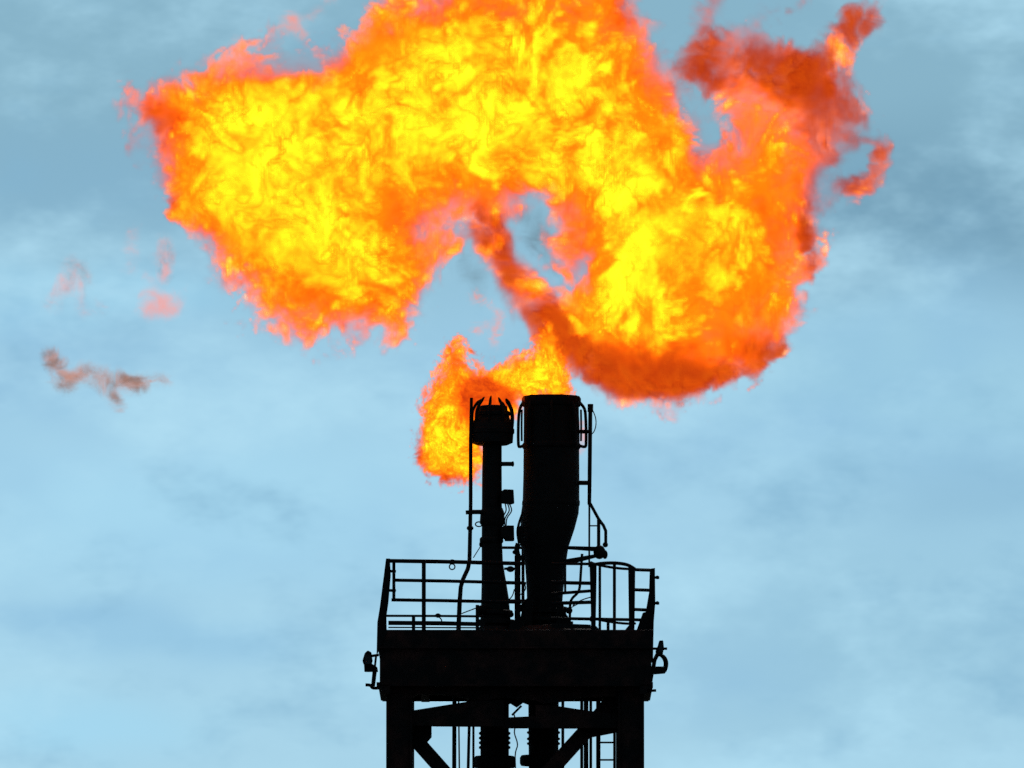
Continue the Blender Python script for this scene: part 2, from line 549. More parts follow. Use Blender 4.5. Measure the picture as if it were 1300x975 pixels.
barrel = lathe('barrel', [ring(690, 1000, 37), ring(690, 800, 40), ring(691, 780, 43), ring(692, 745, 47), ring(692.5, 715, 52), ring(691.5, 695, 60), ring(695, 672, 68.5), ring(698, 652, 73), ring(699.5, 638, 72), ring(700, 600, 71), ring(700, 560, 70.5), ring(700, 520, 70), ring(700, 508, 69.5)], M_STACK, FS, 40)
lathe('barrel', [(Vector((P(690, 1000).x, 0, 0)), M(36) / 2), ring(690, 998, 36)], M_STACK, FS, 32)
rim = lathe('rim', [ring(700, 516, 73), ring(700, 513, 75.5), ring(700, 506, 75), ring(700, 503.5, 72), ring(700, 503.3, 64), ring(700, 508, 63)], M_STACK, FS, 44, cap=False, jag=M(1.5))
lathe('collar', [ring(700, 570, 71.6), ring(700, 568.5, 74), ring(700, 564, 74), ring(700, 562.5, 71.6)], M_STACK, barrel, 40, cap=False)
lathe('collar', [ring(699.4, 642, 72.6), ring(699.4, 640.5, 73.4), ring(699.5, 637, 73.4), ring(699.6, 635.5, 72.6)], M_STACK, barrel, 40, cap=False)
for k, (py, w) in enumerate(((776, 55), (787, 62))):
    fl = lathe('flange', [ring(691, py + 3, w - 2), ring(691, py + 2.5, w), ring(691, py - 2.5, w), ring(691, py - 3, w - 2)], M_STACK, FS, 36)
fl2 = lathe('flange', [ring(689, 972, 55), ring(689, 969, 58), ring(689, 962, 58), ring(689, 959, 54)], M_STACK, FS, 36)
for py in (938, 944, 930):
    lathe('band', [ring(690, py + 2, 38), ring(690, py + 1, 42), ring(690, py - 1, 42), ring(690, py - 2, 38)], M_STACK, FS, 32)
bv, bf = tube_geo([Vector((0, 0, -M(5.5))), Vector((0, 0, M(5.5)))], M(2.0), 6)
bolts = [P(691, 787, YS) + Vector((math.cos(a) * M(28), math.sin(a) * M(28), 0)) for a in np.linspace(0, 2 * math.pi, 15)[:-1]]
b0 = mesh('bolt', [v + bolts[0] for v in bv], bf, M_STACK, fl, loc=bolts[0])
copies(b0, bolts[1:], fl)
bolts = [P(689, 965, YS) + Vector((math.cos(a) * M(26), math.sin(a) * M(26), 0)) for a in np.linspace(0.2, 2 * math.pi + 0.2, 13)[:-1]]
copies(b0, bolts, fl2)
# the steam ring pipes that loop down both sides of the tip, and more round the barrel
for k, ang in enumerate((math.pi, 0, math.pi * 0.78, math.pi * 0.2, math.pi * 1.25, -math.pi * 0.25, -math.pi / 2, math.pi / 2)):
    def at(rpx, py, ang=ang):
        c = P(700, py, YS)
        return c + Vector((math.cos(ang) * M(rpx), math.sin(ang) * M(rpx), 0))
    o = 0 if ang else 2
    tube('steam_loop', smooth_path([at(36, 511), at(40 + o, 519), at(41.5 + o, 530), at(42 + o, 545), at(42 + o, 560), at(41 + o, 567), at(36, 566)], 3), M(1.9), M_STACK, FS, 8)
    tube('steam_stub', smooth_path([at(37.5, 520), at(37.8, 540), at(37.6, 560)], 2), M(1.3), M_STACK, FS, 6)
for a in np.linspace(0, 2 * math.pi, 19)[:-1]:
    c = P(700, 504, YS)
    q = c + Vector((math.cos(a) * M(34.8), math.sin(a) * M(34.8), random.uniform(-0.05, -0.03)))
    box('nozzle', q, (M(5.5), M(5.5), M(random.uniform(3, 4.6))), M_STACK, rim, 0.008)
# igniter fittings clinging to the left flank of the taper
for pts, r in (([(663, 668), (661, 680), (664, 692)], 3.2), ([(658, 690), (656, 700), (661, 712)], 3.4), ([(664, 650), (659, 664), (657, 676), (659, 690)], 1.6)):
    tube('igniter_pipe', smooth_path([P(x, y, -0.30) for x, y in pts]), M(r), M_STACK, FS, 8)
for x, y, r in ((660, 683, 4.0), (654, 701, 3.6), (663, 708, 4.0), (667, 766, 4), (661, 772, 5), (717, 774, 5)):
    ball('fitting', P(x, y, -0.28), M(r), M_STACK, FS, (1, 1, random.uniform(0.8, 1.25)), 10, 6)
prism('saddle', [(668, 760), (676, 756), (676, 796), (654, 796), (660, 786), (664, 770)], -0.5, -0.44, M_STACK, FS)
prism('saddle', [(714, 764), (708, 756), (706, 796), (724, 792), (720, 782)], -0.5, -0.44, M_STACK, FS)

# ------------------------------------------------------------------ the slim pilot stack
YP = -0.25
PS = empty('pilot_stack', (P(628, 800, YP).x, YP, z_deck), 'slim black pilot stack with a drum head and curved prongs', 'flare stack')


def pring(cx, py, w):
    return (P(cx, py, YP), M(w) / 2)


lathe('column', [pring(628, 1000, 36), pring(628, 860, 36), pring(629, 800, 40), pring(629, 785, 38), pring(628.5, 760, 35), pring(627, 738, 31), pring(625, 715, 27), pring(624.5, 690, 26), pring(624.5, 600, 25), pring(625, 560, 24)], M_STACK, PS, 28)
lathe('column', [(Vector((P(628, 1000, YP).x, YP, 0)), M(34) / 2), pring(628, 998, 34)], M_STACK, PS, 24)
drum = lathe('drum', [pring(624.5, 565, 40), pring(624.5, 562, 53), pring(625, 548, 54), pring(625, 538, 54), pring(625, 535, 50), pring(625.5, 532, 44), pring(626, 522, 37), pring(626, 516, 36), pring(626, 515, 30), pring(626, 519, 28)], M_STACK, PS, 32)
lathe('drum_band', [pring(625, 551, 54.2), pring(625, 550, 56), pring(625, 545, 56), pring(625, 544, 54.2)], M_STACK, drum, 32, cap=False)
lathe('drum_band', [pring(626, 528, 42), pring(626, 527, 44.5), pring(626, 523, 43), pring(626, 522, 40)], M_STACK, drum, 32, cap=False)
for i, (a, lean, top, tw) in enumerate(((math.pi * 1.0, 8, 507, 1.9), (math.pi * 1.22, 7, 505, 1.9), (math.pi * 1.45, 2, 504, 1.7), (math.pi * 1.68, -4, 506, 1.9), (0.0, -5, 506, 2.6), (math.pi * 0.8, 5, 506, 1.9), (math.pi * 0.55, 2, 505, 1.8), (math.pi * 0.25, -5, 508, 2.0))):
    def pt(r, py, dx=0.0, a=a):
        c = P(625, py, YP)
        return c + Vector((math.cos(a) * M(r) + M(dx), math.sin(a) * M(r), 0))
    tube('prong', smooth_path([pt(25, 541), pt(25.5, 530), pt(24.5, 521), pt(23, 513, lean * 0.35), pt(22, top, lean)], 3), [M(tw)] * 10 + [M(tw * 1.1), M(tw * 0.8), M(tw * 0.35)], M_STACK, PS, 7)
br = tube('bracket', [P(634, 589, YP - 0.1), P(651, 589, YP - 0.1)], M(2.8), M_STACK, PS, 8)
ball('cap', P(651, 589, YP - 0.1), M(3.6), M_STACK, br, (0.5, 1, 1))
prism('junction_box', [(636, 624), (640, 621), (652, 621.5), (653, 638), (648, 639.5), (637, 638)], YP - 0.25, YP - 0.02, M_STACK, PS, 0.01)
prism('junction_box', [(640, 667), (652.5, 667), (653, 685), (651, 686), (641, 686), (640, 683), (636, 682), (636, 670)], YP - 0.25, YP - 0.02, M_STACK, PS, 0.01)
for dx in (0, 4, 7):
    tube('cable', smooth_path([P(641 + dx * 0.7, 638, YP - 0.12), P(642.5 + dx, 648, YP - 0.14), P(638 + dx * 0.8, 658, YP - 0.12), P(639 + dx * 0.5, 668, YP - 0.1)]), M(0.8), M_CABLE, PS, 6)
lathe('band', [pring(625, 668, 27), pring(625, 664, 32), pring(625, 650, 30), pring(625, 645, 26)], M_STACK, PS, 28)
lathe('band', [pring(624, 690, 27), pring(624, 688, 30), pring(624, 684, 30), pring(624, 682, 27)], M_STACK, PS, 28)
tube('eyelet', [P(608 + 4.5 * math.cos(a), 665.5 + 3 * math.sin(a), YP - 0.1) for a in np.linspace(0, 2 * math.pi, 13)], M(0.8), M_STACK, PS, 6)
for py, w in ((790, 50), (778, 44)):
    lathe('flange', [pring(629, py + 3, w - 2), pring(629, py + 2, w), pring(629, py - 2, w), pring(629, py - 3, w - 2)], M_STACK, PS, 30)
lathe('flange', [pring(628, 975, 50), pring(628, 972, 53), pring(628, 963, 53), pring(628, 960, 49)], M_STACK, PS, 30)
for py in (937, 943, 949, 931):
    lathe('band', [pring(628, py + 2, 37), pring(628, py + 1, 40), pring(628, py - 1, 40), pring(628, py - 2, 37)], M_STACK, PS, 28)
ball('fitting', P(612, 774, YP - 0.2), M(6), M_STACK, PS, (1.1, 1, 1), 10, 6)
ball('fitting', P(648, 780, YP - 0.2), M(4), M_STACK, PS, (1.1, 1, 1), 10, 6)
ball('fitting', P(611, 691, YP), M(2.8), M_STACK, PS, (1.0, 1, 1.4), 10, 6)

# ------------------------------------------------------------------ lines, masts and valves on deck
o = empty('igniter_line', P(583, 800, -0.5), 'thin igniter pipe left of the slim stack, kinked at rail height', 'pipe')
tube('pipe', [P(598.5, 505, -0.4), P(597.5, 560, -0.4), P(597.5, 640, -0.4), P(596.5, 690, -0.4), P(596, 712, -0.45), P(594, 722, -0.45), P(588, 735, -0.5), P(585, 745, -0.5), P(583.5, 765, -0.5), P(582, 801, -0.5)], [M(2.0), M(2.4), M(2.4), M(2.6), M(2.6), M(2.7), M(2.7), M(2.7), M(2.9), M(3.0)], M_STACK, o, 8)
tube('clamp', [P(596, 650, -0.4), P(614, 650, -0.35)], M(2.9), M_STACK, o, 8)
tube('clamp', [P(593, 648, -0.4), P(593.4, 653, -0.4)], M(2.0), M_STACK, o, 8)
ball('coupling', P(596.8, 670.5, -0.4), M(4.2), M_STACK, o, (1.05, 1, 0.8))
tube('stay_wire', [P(586, 779, -0.5), P(612, 769, -0.45)], M(0.7), M_CABLE, o, 6)
tube('stay_wire', [P(601, 708, -0.4), P(611, 692, -0.3)], M(0.6), M_CABLE, o, 6)

o = empty('probe_mast', P(748.5, 720, -0.1), 'thin mast right of the wide stack with two arms and a capped tip', 'mast')
tube('pole', [P(749.5, 514, -0.1), P(749.2, 545, -0.1), P(748.6, 600, -0.1), P(748.2, 640, -0.1), P(748.2, 642, -0.1), P(748, 720, -0.1)], [M(2.6), M(2.6), M(2.6), M(2.4), M(1.3), M(1.2)], M_STACK, o, 8)
tube('tip', [P(749.6, 513, -0.1), P(749.5, 523, -0.1)], M(3.6), M_STACK, o, 8)
for py, r in ((548, 2.5), (613, 2.9)):
    tube('arm', [P(733, py, -0.1), P(749, py, -0.1)], M(r), M_STACK, o, 8)
tube('wire', smooth_path([P(752, 520, -0.1), P(756, 530, -0.1), P(756.5, 540, -0.1), P(754, 548, -0.1), P(750, 552, -0.1)]), M(0.65), M_CABLE, o, 6)
tube('drop_pipe', [P(748.5, 638, -0.1), P(754, 648, -0.1), P(760, 659, -0.12), P(766, 667, -0.12), P(769, 674, -0.12), P(769, 690, -0.12)], M(2.0), M_STACK, o, 8)
tube('drop_pipe', [P(760, 658, -0.12), P(760, 698, -0.12)], M(2.2), M_STACK, o, 8)
tube('tie', [P(748, 667.5, -0.1), P(760, 667.5, -0.12)], M(0.9), M_STACK, o, 6)
ball('elbow', P(768.5, 691.5, -0.12), M(3.5), M_STACK, o)
ball('junction', P(761, 701, -0.12), M(8.2), M_STACK, o, (0.95, 0.8, 1.1), 12, 8)
ball('junction', P(768, 704, -0.12), M(4.5), M_STACK, o, (0.8, 0.8, 1.3), 10, 6)
prism('support_arm', [(716, 693), (756, 694), (762, 695), (762, 700), (750, 699), (716, 696.5)], -0.16, -0.04, M_STACK, o)
prism('support_arm', [(714, 710.5), (735, 707), (758, 703), (758, 707), (735, 713), (714, 717)], -0.16, -0.04, M_STACK, o)

o = empty('drain_line', P(723, 800, -0.6), 'thin bent drain pipe with a round valve beside the short rail', 'pipe')
tube('pipe', smooth_path([P(739, 703, -0.6), P(737.5, 725, -0.6), P(736, 745, -0.6), P(733, 753, -0.6), P(727, 759, -0.6), P(724, 766, -0.6), P(723.5, 780, -0.6), P(723, 801, -0.6)]), M(1.7), M_STACK, o, 8)
vb = ball('valve', P(722.5, 775, -0.6), M(4.4), M_STACK, o)
tube('hand_wheel', [P(714 + 1.5 * math.cos(a), 777, -0.6) + Vector((0, math.sin(a) * M(5), math.cos(a) * M(5))) for a in np.linspace(0, 2 * math.pi, 13)], M(0.8), M_STACK, vb, 6)
tube('cable', smooth_path([P(727, 769, -0.6), P(738, 762, -0.6), P(752, 757.5, -0.6)]), M(0.75), M_CABLE, o, 6)
tube('cable', smooth_path([P(724, 772, -0.62), P(738, 765, -0.62), P(752, 763, -0.62)]), M(0.6), M_CABLE, o, 6)
tube('base', [P(723.5, 789, -0.6), P(723.5, 801, -0.6)], M(4.2), M_STACK, o, 8)

o = empty('valve_post', P(657, 800, -0.6), 'square valve post standing between the two stacks', 'post')
bar('post', P(657, 705, -0.6), P(657, 801, -0.6), M(7.5), 0.1, M_STACK, o)
tube('arm', [P(640, 722, -0.6), P(657, 722, -0.6)], M(1.6), M_STACK, o, 8)
ball('valve', P(648, 722.5, -0.6), M(4.3), M_STACK, o, (1.2, 1, 0.9))
tube('cable', smooth_path([P(661, 755, -0.6), P(667, 748, -0.6), P(666, 742, -0.6), P(662, 738, -0.6)]), M(0.8), M_CABLE, o, 6)
tube('cable', smooth_path([P(642, 765, -0.6), P(650, 757, -0.6), P(653, 748, -0.6)]), M(0.7), M_CABLE, o, 6)
prism('base', [(648, 788), (664, 787), (667, 801), (645, 801)], -0.7, -0.5, M_STACK, o)

o = empty('snap_hook', P(574, 713, YR), 'small open snap hook hanging from the top bar of the long rail', 'hook')
ball('clamp', P(574, 713.5, YR), M(3.4), M_RAIL, o, (1.4, 1, 1))
tube('loop', [P(574 + 3.6 * math.cos(a), 719.5 + 3.6 * math.sin(a), YR - 0.03) for a in np.linspace(-1.2, 4.1, 11)], M(0.8), M_RAIL, o, 6)
o = empty('cable_clip', P(556, 782, YR), 'small clip on the lowest bar of the long rail', 'clip')
ball('clip_body', P(556, 781.5, YR), M(3.2), M_RAIL, o, (1.2, 1, 0.9))
tube('tail', smooth_path([P(557, 783, YR - 0.03), P(560, 786, YR - 0.03), P(561, 790, YR - 0.03)]), M(0.8), M_RAIL, o, 6)

# ------------------------------------------------------------------ pipes hanging below the deck
for (x0, x1, r, y, lab) in ((577, 576.5, 2.7, -0.9, 'thickest upright pipe below the deck beside the left post'),
                            (582, 583.5, 1.0, -0.7, 'thin conduit just right of the thickest pipe under the deck'),
                            (597, 593.5, 1.9, -0.5, 'slightly leaning conduit left of the slim stack under the deck'),
                            (601, 601, 1.5, -0.3, 'thin upright conduit touching the slim stack under the deck'),
                            (714.5, 714.5, 1.9, -0.6, 'thin conduit just right of the wide stack under the deck'),
                            (738.5, 738.5, 2.0, -0.2, 'left pipe of the bundle beside the ladder under the deck'),
                            (744, 744, 3.0, -0.4, 'thick middle pipe of the bundle beside the ladder'),
                            (750, 750, 1.8, -0.2, 'thin right pipe of the bundle beside the ladder')):
    a, b = P(x0, 868, y), P(x1, 1010, y)
    t = tube('pipe', [a, b, Vector((b.x, y, 0))], M(r), M_STACK, None, 8)
    t.name = 'conduit_pipe'
    t['label'], t['category'], t['group'] = lab, 'pipe', 'pipes under the deck'
t = tube('loose_cable', smooth_path([P(652, 905, -1.2), P(655, 918, -1.2), P(653, 930, -1.2), P(657, 945, -1.2), P(654, 960, -1.2), P(656, 1000, -1.2)]), M(0.8), M_CABLE)
t['label'], t['category'] = 'loose wavy cable hanging between the two stacks under the deck', 'cable'
o = empty('tie_beam', P(665, 885, -0.8), 'dark tie plate joining both stacks just under the deck', 'plate')
prism('plate', [(640, 872), (700, 872), (700, 893), (686, 900), (664, 892), (656, 898), (648, 893), (640, 897)], -0.9, -0.8, M_STACK, o)
tube('strut', [P(650, 908, -0.85), P(662, 896, -0.85)], M(1.4), M_STACK, o, 6)

# ------------------------------------------------------------------ floodlights at the deck corners
o = empty('floodlight', P(478, 870, -1.6), 'small floodlight on a bracket outside the left end of the deck', 'floodlight', 'corner floodlights')
lh = bevel(prism('lamp_head', [(463, 829), (467, 825.5), (471.5, 828), (473, 838), (471, 846), (463, 846), (460, 839)], -1.72, -1.5, M_RAIL, o), 0.015)
prism('mount', [(462, 841), (473, 843), (479, 847), (480, 852.5), (462.5, 852.5)], -1.69, -1.53, M_RAIL, o, 0.01)
tube('yoke', [P(470, 833, -1.6), P(481, 831.5, -1.6)], M(1.7), M_RAIL, o, 8)
tube('yoke', [P(476, 846, -1.6), P(477.5, 832, -1.6)], M(1.4), M_RAIL, o, 8)
prism('arm', [(473, 851), (478.5, 851), (476, 871), (471, 871)], -1.66, -1.56, M_RAIL, o)
tube('foot', smooth_path([P(464, 869.5, -1.6), P(470, 870, -1.6), P(474, 873.5, -1.6), P(486, 873, -1.6)]), M(2.0), M_RAIL, o, 8)
box('lens', P(467, 837, -1.73), (M(8), 0.02, M(12)), M_GLASS, lh, 0.004)
o = empty('floodlight', P(829, 876, -1.6), 'hooded floodlight on a hooped bracket outside the right end of the deck', 'floodlight', 'corner floodlights')
lh = bevel(prism('lamp_head', [(837, 813), (842, 813), (843, 823), (841, 832), (836, 833), (832, 827), (835, 820)], -1.70, -1.52, M_RAIL, o), 0.012)
tube('cross_bar', [P(829, 823.5, -1.6), P(847, 823.5, -1.6)], M(1.6), M_RAIL, o, 8)
tube('hoop', smooth_path([P(838, 831, -1.6), P(843, 835, -1.6), P(845.5, 842, -1.6), P(844, 850, -1.6), P(841, 853, -1.6)]), [M(2), M(2.2), M(2.4), M(2.8), M(2.8), M(3), M(3), M(3), M(3), M(3), M(3), M(3), M(3), M(3), M(3), M(3), M(3)], M_RAIL, o, 8)
tube('yoke', [P(836, 828, -1.6), P(831, 838, -1.6), P(829, 850, -1.6)], M(2.6), M_RAIL, o, 8)
prism('mount', [(827, 846), (845, 846), (844.5, 854.5), (827, 856)], -1.68, -1.54, M_RAIL, o, 0.01)
prism('arm', [(825.5, 855), (830, 855), (826.5, 877), (822, 878)], -1.66, -1.56, M_RAIL, o)
tube('foot', [P(815, 877.5, -1.6), P(833, 876.5, -1.6)], M(1.7), M_RAIL, o, 8)
box('lens', P(838.5, 822, -1.71), (M(5), 0.02, M(12)), M_GLASS, lh, 0.004)


# ------------------------------------------------------------------ FIRE
def seg_dist2d(X, Z, a, b):
    ax, az, bx, bz = *a, *b
    dx, dz = bx - ax, bz - az
    t = np.clip(((X - ax) * dx + (Z - az) * dz) / (dx * dx + dz * dz + 1e-9), 0, 1)
    return np.hypot(X - ax - t * dx, Z - az - t * dz)


def poly_sdf(X, Z, pts):
    """Signed distance in pixels, positive inside."""
    d = np.full(X.shape, 1e9)
    ins = np.zeros(X.shape, bool)
    for i in range(len(pts)):
        a, b = pts[i], pts[(i + 1) % len(pts)]
        d = np.minimum(d, seg_dist2d(X, Z, a, b))
        c = (a[1] > Z) != (b[1] > Z)
        xi = (b[0] - a[0]) * (Z - a[1]) / ((b[1] - a[1]) if b[1] != a[1] else 1e-9) + a[0]
        ins ^= c & (X < xi)
    return np.where(ins, d, -d)


def noise_pair(shape, sp, slope, lmax, lmin=0.0):
    """Two independent turbulent fields (unit variance) with a power-law spectrum between wavelengths lmin and lmax (pixels)."""
    k = [2 * np.pi * np.fft.fftfreq(n, s) for n, s in zip(shape, sp)]
    k2 = (k[0] ** 2)[:, None, None] + (k[1] ** 2)[None, :, None] + (k[2] ** 2)[None, None, :]
    k0 = 2 * np.pi / lmax
    amp = ((k2 + k0 * k0) ** (-slope / 4)).astype(np.float32)
    if lmin:
        amp *= np.exp(-k2 * (lmin / 4.0) ** 2).astype(np.float32)
    w = np.empty(shape, np.complex64)
    w.real = rng.standard_normal(shape, dtype=np.float32)
    w.imag = rng.standard_normal(shape, dtype=np.float32)
    f = np.fft.ifftn(w * amp)
    a, b = f.real.astype(np.float32), f.imag.astype(np.float32)
    return (a - a.mean()) / a.std(), (b - b.mean()) / b.std()


def warp(f, off):
    """f sampled at index + off (three arrays, in voxels), trilinear, wrapping round."""
    n = f.shape
    idx = []
    for i in range(3):
        g = np.arange(n[i], dtype=np.float32).reshape([-1 if j == i else 1 for j in range(3)])
        idx.append(g + off[i])
    i0 = [np.floor(g).astype(np.int32) for g in idx]
    fr = [(g - a).astype(np.float32) for g, a in zip(idx, i0)]
    out = np.zeros(n, np.float32)
    ff = f.ravel()
    for c in range(8):
        b = [(c >> i) & 1 for i in range(3)]
        w = 1.0
        for i in range(3):
            w = w * (fr[i] if b[i] else 1 - fr[i])
        lin = ((i0[0] + b[0]) % n[0]) * (n[1] * n[2]) + ((i0[1] + b[1]) % n[1]) * n[2] + (i0[2] + b[2]) % n[2]
        out += w * ff[lin]
    return out


def blur2(f, n):
    for _ in range(n):
        for ax in (0, 1):
            f = (np.roll(f, 1, ax) + f + np.roll(f, -1, ax)) / 3
    return f


def streak(fields, d2, wob, sp, length, steps):
    """Draw fields out along the gas flow: parallel to the plume's edge (d2: distance map), swung by wob radians."""
    g = blur2(np.clip(d2, -60, 120), 10)
    gx, gz = np.gradient(g, sp[0], sp[2])
    ang = np.arctan2(gz, gx) + math.pi / 2 + wob
    tx, tz = np.cos(ang), np.sin(ang)
    nx, nz = d2.shape
    I, K = np.meshgrid(np.arange(nx), np.arange(nz), indexing='ij')
    outs = [np.zeros_like(f) for f in fields]
    wsum = 0.0
    for t in np.linspace(-1, 1, 2 * steps + 1):
        w = 1 - 0.8 * t * t
        ix = np.clip(np.rint(I + tx * t * length / sp[0]), 0, nx - 1).astype(np.int64)
        kz = np.clip(np.rint(K + tz * t * length / sp[2]), 0, nz - 1).astype(np.int64)
        for o, f in zip(outs, fields):
            o += w * f[ix, :, kz].transpose(0, 2, 1)
        wsum += w
    return [(o / wsum) / max(1e-6, (o / wsum).std()) for o in outs]


def tri(f, p):
    """f at fractional indices p (three arrays), trilinear, clamped."""
    out = 0.0
    i0, fr = [], []
    for i in range(3):
        q = np.clip(p[i], 0, f.shape[i] - 1.001)
        a = q.astype(np.int32)
        i0.append(a)
        fr.append((q - a).astype(np.float32))
    for c in range(8):
        b = [(c >> i) & 1 for i in range(3)]
        w = 1.0
        for i in range(3):
            w = w * (fr[i] if b[i] else 1 - fr[i])
        out = out + w * f[i0[0] + b[0], i0[1] + b[1], i0[2] + b[2]]
    return out


def swirl(shape, sp, lam, reach, d2=None, shear=0.0, steps=12, f=3):
    """Offsets (in voxels) left by gas rolling up in eddies of size lam: coordinates carried back through a curl-noise wind, reach pixels in all."""
    cs = [max(4, -(-n // f) + 1) for n in shape]
    csp = [a * f for a in sp]
    A = [noise_pair(cs, csp, 5.0, lam, 2.2 * max(csp))[0] for _ in range(3)]
    G = [np.gradient(a, *csp) for a in A]
    U = [G[2][1] - G[1][2], G[0][2] - G[2][0], G[1][0] - G[0][1]]
    rms = math.sqrt(sum(float((u * u).mean()) for u in U) / 3)
    U = [(u / rms).astype(np.float32) for u in U]
    if d2 is not None:
        g = blur2(np.clip(d2, -60, 120), 10)
        gx, gz = np.gradient(g, sp[0], sp[2])
        an = (np.arctan2(gz, gx) + math.pi / 2)
        tx, tz = (np.pad(q, ((0, f), (0, f)), 'edge')[::f, ::f][:cs[0], :cs[2]] for q in (np.cos(an), np.sin(an)))
        sc = noise_pair(cs, csp, 4.5, lam, 2.2 * max(csp))[0] * shear
        U[0] = U[0] + sc * tx[:, None, :]
        U[2] = U[2] + sc * tz[:, None, :]
    I = np.meshgrid(*[np.arange(n, dtype=np.float32) for n in cs], indexing='ij')
    p = [q.copy() for q in I]
    dt = reach / steps
    for _ in range(steps):
        v = [tri(u, p) for u in U]
        p = [q - dt * w / c for q, w, c in zip(p, v, csp)]
    D = [(q - i) * f for q, i in zip(p, I)]
    fine = [(np.arange(n, dtype=np.float32) / f).reshape([-1 if j == i else 1 for j in range(3)]) for i, n in enumerate(shape)]
    fine = np.broadcast_arrays(*fine)
    return tuple(tri(q.astype(np.float32), fine) for q in D)


def smoothstep(x, a, b):
    t = np.clip((x - a) / (b - a), 0, 1)
    return t * t * (3 - 2 * t)


def surface_nets(Fd, iso, o0, sp):
    """Quad mesh of the level set of Fd (cells of size sp from o0)."""
    S = Fd > iso
    n = np.array(Fd.shape) - 1
    acc = np.zeros((*n, 3), np.float32)
    cnt = np.zeros(n, np.float32)
    corners = [(i, j, k) for i in (0, 1) for j in (0, 1) for k in (0, 1)]

    def sub(A, c):
        return A[c[0]:c[0] + n[0], c[1]:c[1] + n[1], c[2]:c[2] + n[2]]
    for a in corners:
        for ax in range(3):
            if a[ax]:
                continue
            b = list(a)
            b[ax] = 1
            x = sub(S, a) != sub(S, b)
            fa, fb = sub(Fd, a), sub(Fd, b)
            t = np.where(x, (iso - fa) / np.where(np.abs(fb - fa) < 1e-9, 1e-9, fb - fa), 0)
            for q in range(3):
                acc[..., q] += np.where(x, a[q] + (t if q == ax else 0), 0)
            cnt += x
    cell = cnt > 0
    vid = np.full(n, -1, np.int64)
    vid[cell] = np.arange(cell.sum())
    base = np.stack(np.nonzero(cell), 1)
    V = (base + acc[cell] / cnt[cell][:, None]) * np.array(sp) + np.array(o0)
    Q = []
    for ax in range(3):
        u, v = (ax + 1) % 3, (ax + 2) % 3
        sl0, sl1 = [slice(None)] * 3, [slice(None)] * 3
        sl0[ax], sl1[ax] = slice(0, -1), slice(1, None)
        x = S[tuple(sl0)] != S[tuple(sl1)]
        pts = np.stack(np.nonzero(x), 1)
        ok = (pts[:, u] > 0) & (pts[:, v] > 0) & (pts[:, u] < n[u]) & (pts[:, v] < n[v])
        pts = pts[ok]
        flip = S[tuple(pts.T)]
        ids = []
        for du, dv in ((1, 1), (0, 1), (0, 0), (1, 0)):
            p = pts.copy()
            p[:, u] -= du
            p[:, v] -= dv
            ids.append(vid[tuple(p.T)])
        q = np.stack(ids, 1)
        q[~flip] = q[~flip][:, ::-1]
        Q.append(q)
    return V, np.concatenate(Q)


def fire_volume_mat(name, col, sigma):
    """Glowing or sooty gas of one colour: absorbs sigma*density per metre and gives off its own colour."""
    m = bpy.data.materials.new(name)
    m.use_nodes = True
    nt = m.node_tree
    nt.nodes.clear()
    N, L = nt.nodes.new, nt.links.new
    out = N('ShaderNodeOutputMaterial')
    at = N('ShaderNodeAttribute')
    at.attribute_name = 'density'
    mu = N('ShaderNodeMath')
    mu.operation = 'MULTIPLY'
    mu.inputs[1].default_value = sigma
    L(at.outputs['Fac'], mu.inputs[0])
    ab, em, ad = N('ShaderNodeVolumeAbsorption'), N('ShaderNodeEmission'), N('ShaderNodeAddShader')
    ab.inputs['Color'].default_value = (0, 0, 0, 1)
    em.inputs['Color'].default_value = (*col, 1)
    L(mu.outputs[0], ab.inputs['Density'])
    L(mu.outputs[0], em.inputs['Strength'])
    L(ab.outputs[0], ad.inputs[0])
    L(em.outputs[0], ad.inputs[1])
    L(ad.outputs[0], out.inputs['Volume'])
    return m


def heat_volume_mat(name, sigma, red=2.9, green=1.3, blue=0.02, full=0.20, glow=0.10):
    """Burning gas: the grid holds its heat h; opacity grows to full at a low heat, and the glow climbs from deep red over orange to yellow."""
    m = bpy.data.materials.new(name)
    m.use_nodes = True
    nt = m.node_tree
    nt.nodes.clear()
    N, L = nt.nodes.new, nt.links.new
    out = N('ShaderNodeOutputMaterial')
    at = N('ShaderNodeAttribute')
    at.attribute_name = 'density'
    op, gl = N('ShaderNodeMapRange'), N('ShaderNodeMapRange')
    op.inputs['From Max'].default_value, gl.inputs['From Max'].default_value = full, glow
    for q in (op, gl):
        q.inputs['To Max'].default_value = sigma
        L(at.outputs['Fac'], q.inputs['Value'])

    def ma(o, a, b):
        n = N('ShaderNodeMath')
        n.operation = o
        L(a, n.inputs[0])
        n.inputs[1].default_value = b
        return n.outputs[0]
    cc = N('ShaderNodeCombineColor')
    L(ma('MULTIPLY', ma('POWER', at.outputs['Fac'], 0.5), red), cc.inputs[0])
    L(ma('MULTIPLY', at.outputs['Fac'], green), cc.inputs[1])
    L(ma('MULTIPLY', at.outputs['Fac'], blue), cc.inputs[2])
    ab, em, ad = N('ShaderNodeVolumeAbsorption'), N('ShaderNodeEmission'), N('ShaderNodeAddShader')
    ab.inputs['Color'].default_value = (0, 0, 0, 1)
    L(cc.outputs[0], em.inputs['Color'])
    L(op.outputs[0], ab.inputs['Density'])
    L(gl.outputs[0], em.inputs['Strength'])
    L(ab.outputs[0], ad.inputs[0])
    L(em.outputs[0], ad.inputs[1])
    L(ad.outputs[0], out.inputs['Volume'])
    return m


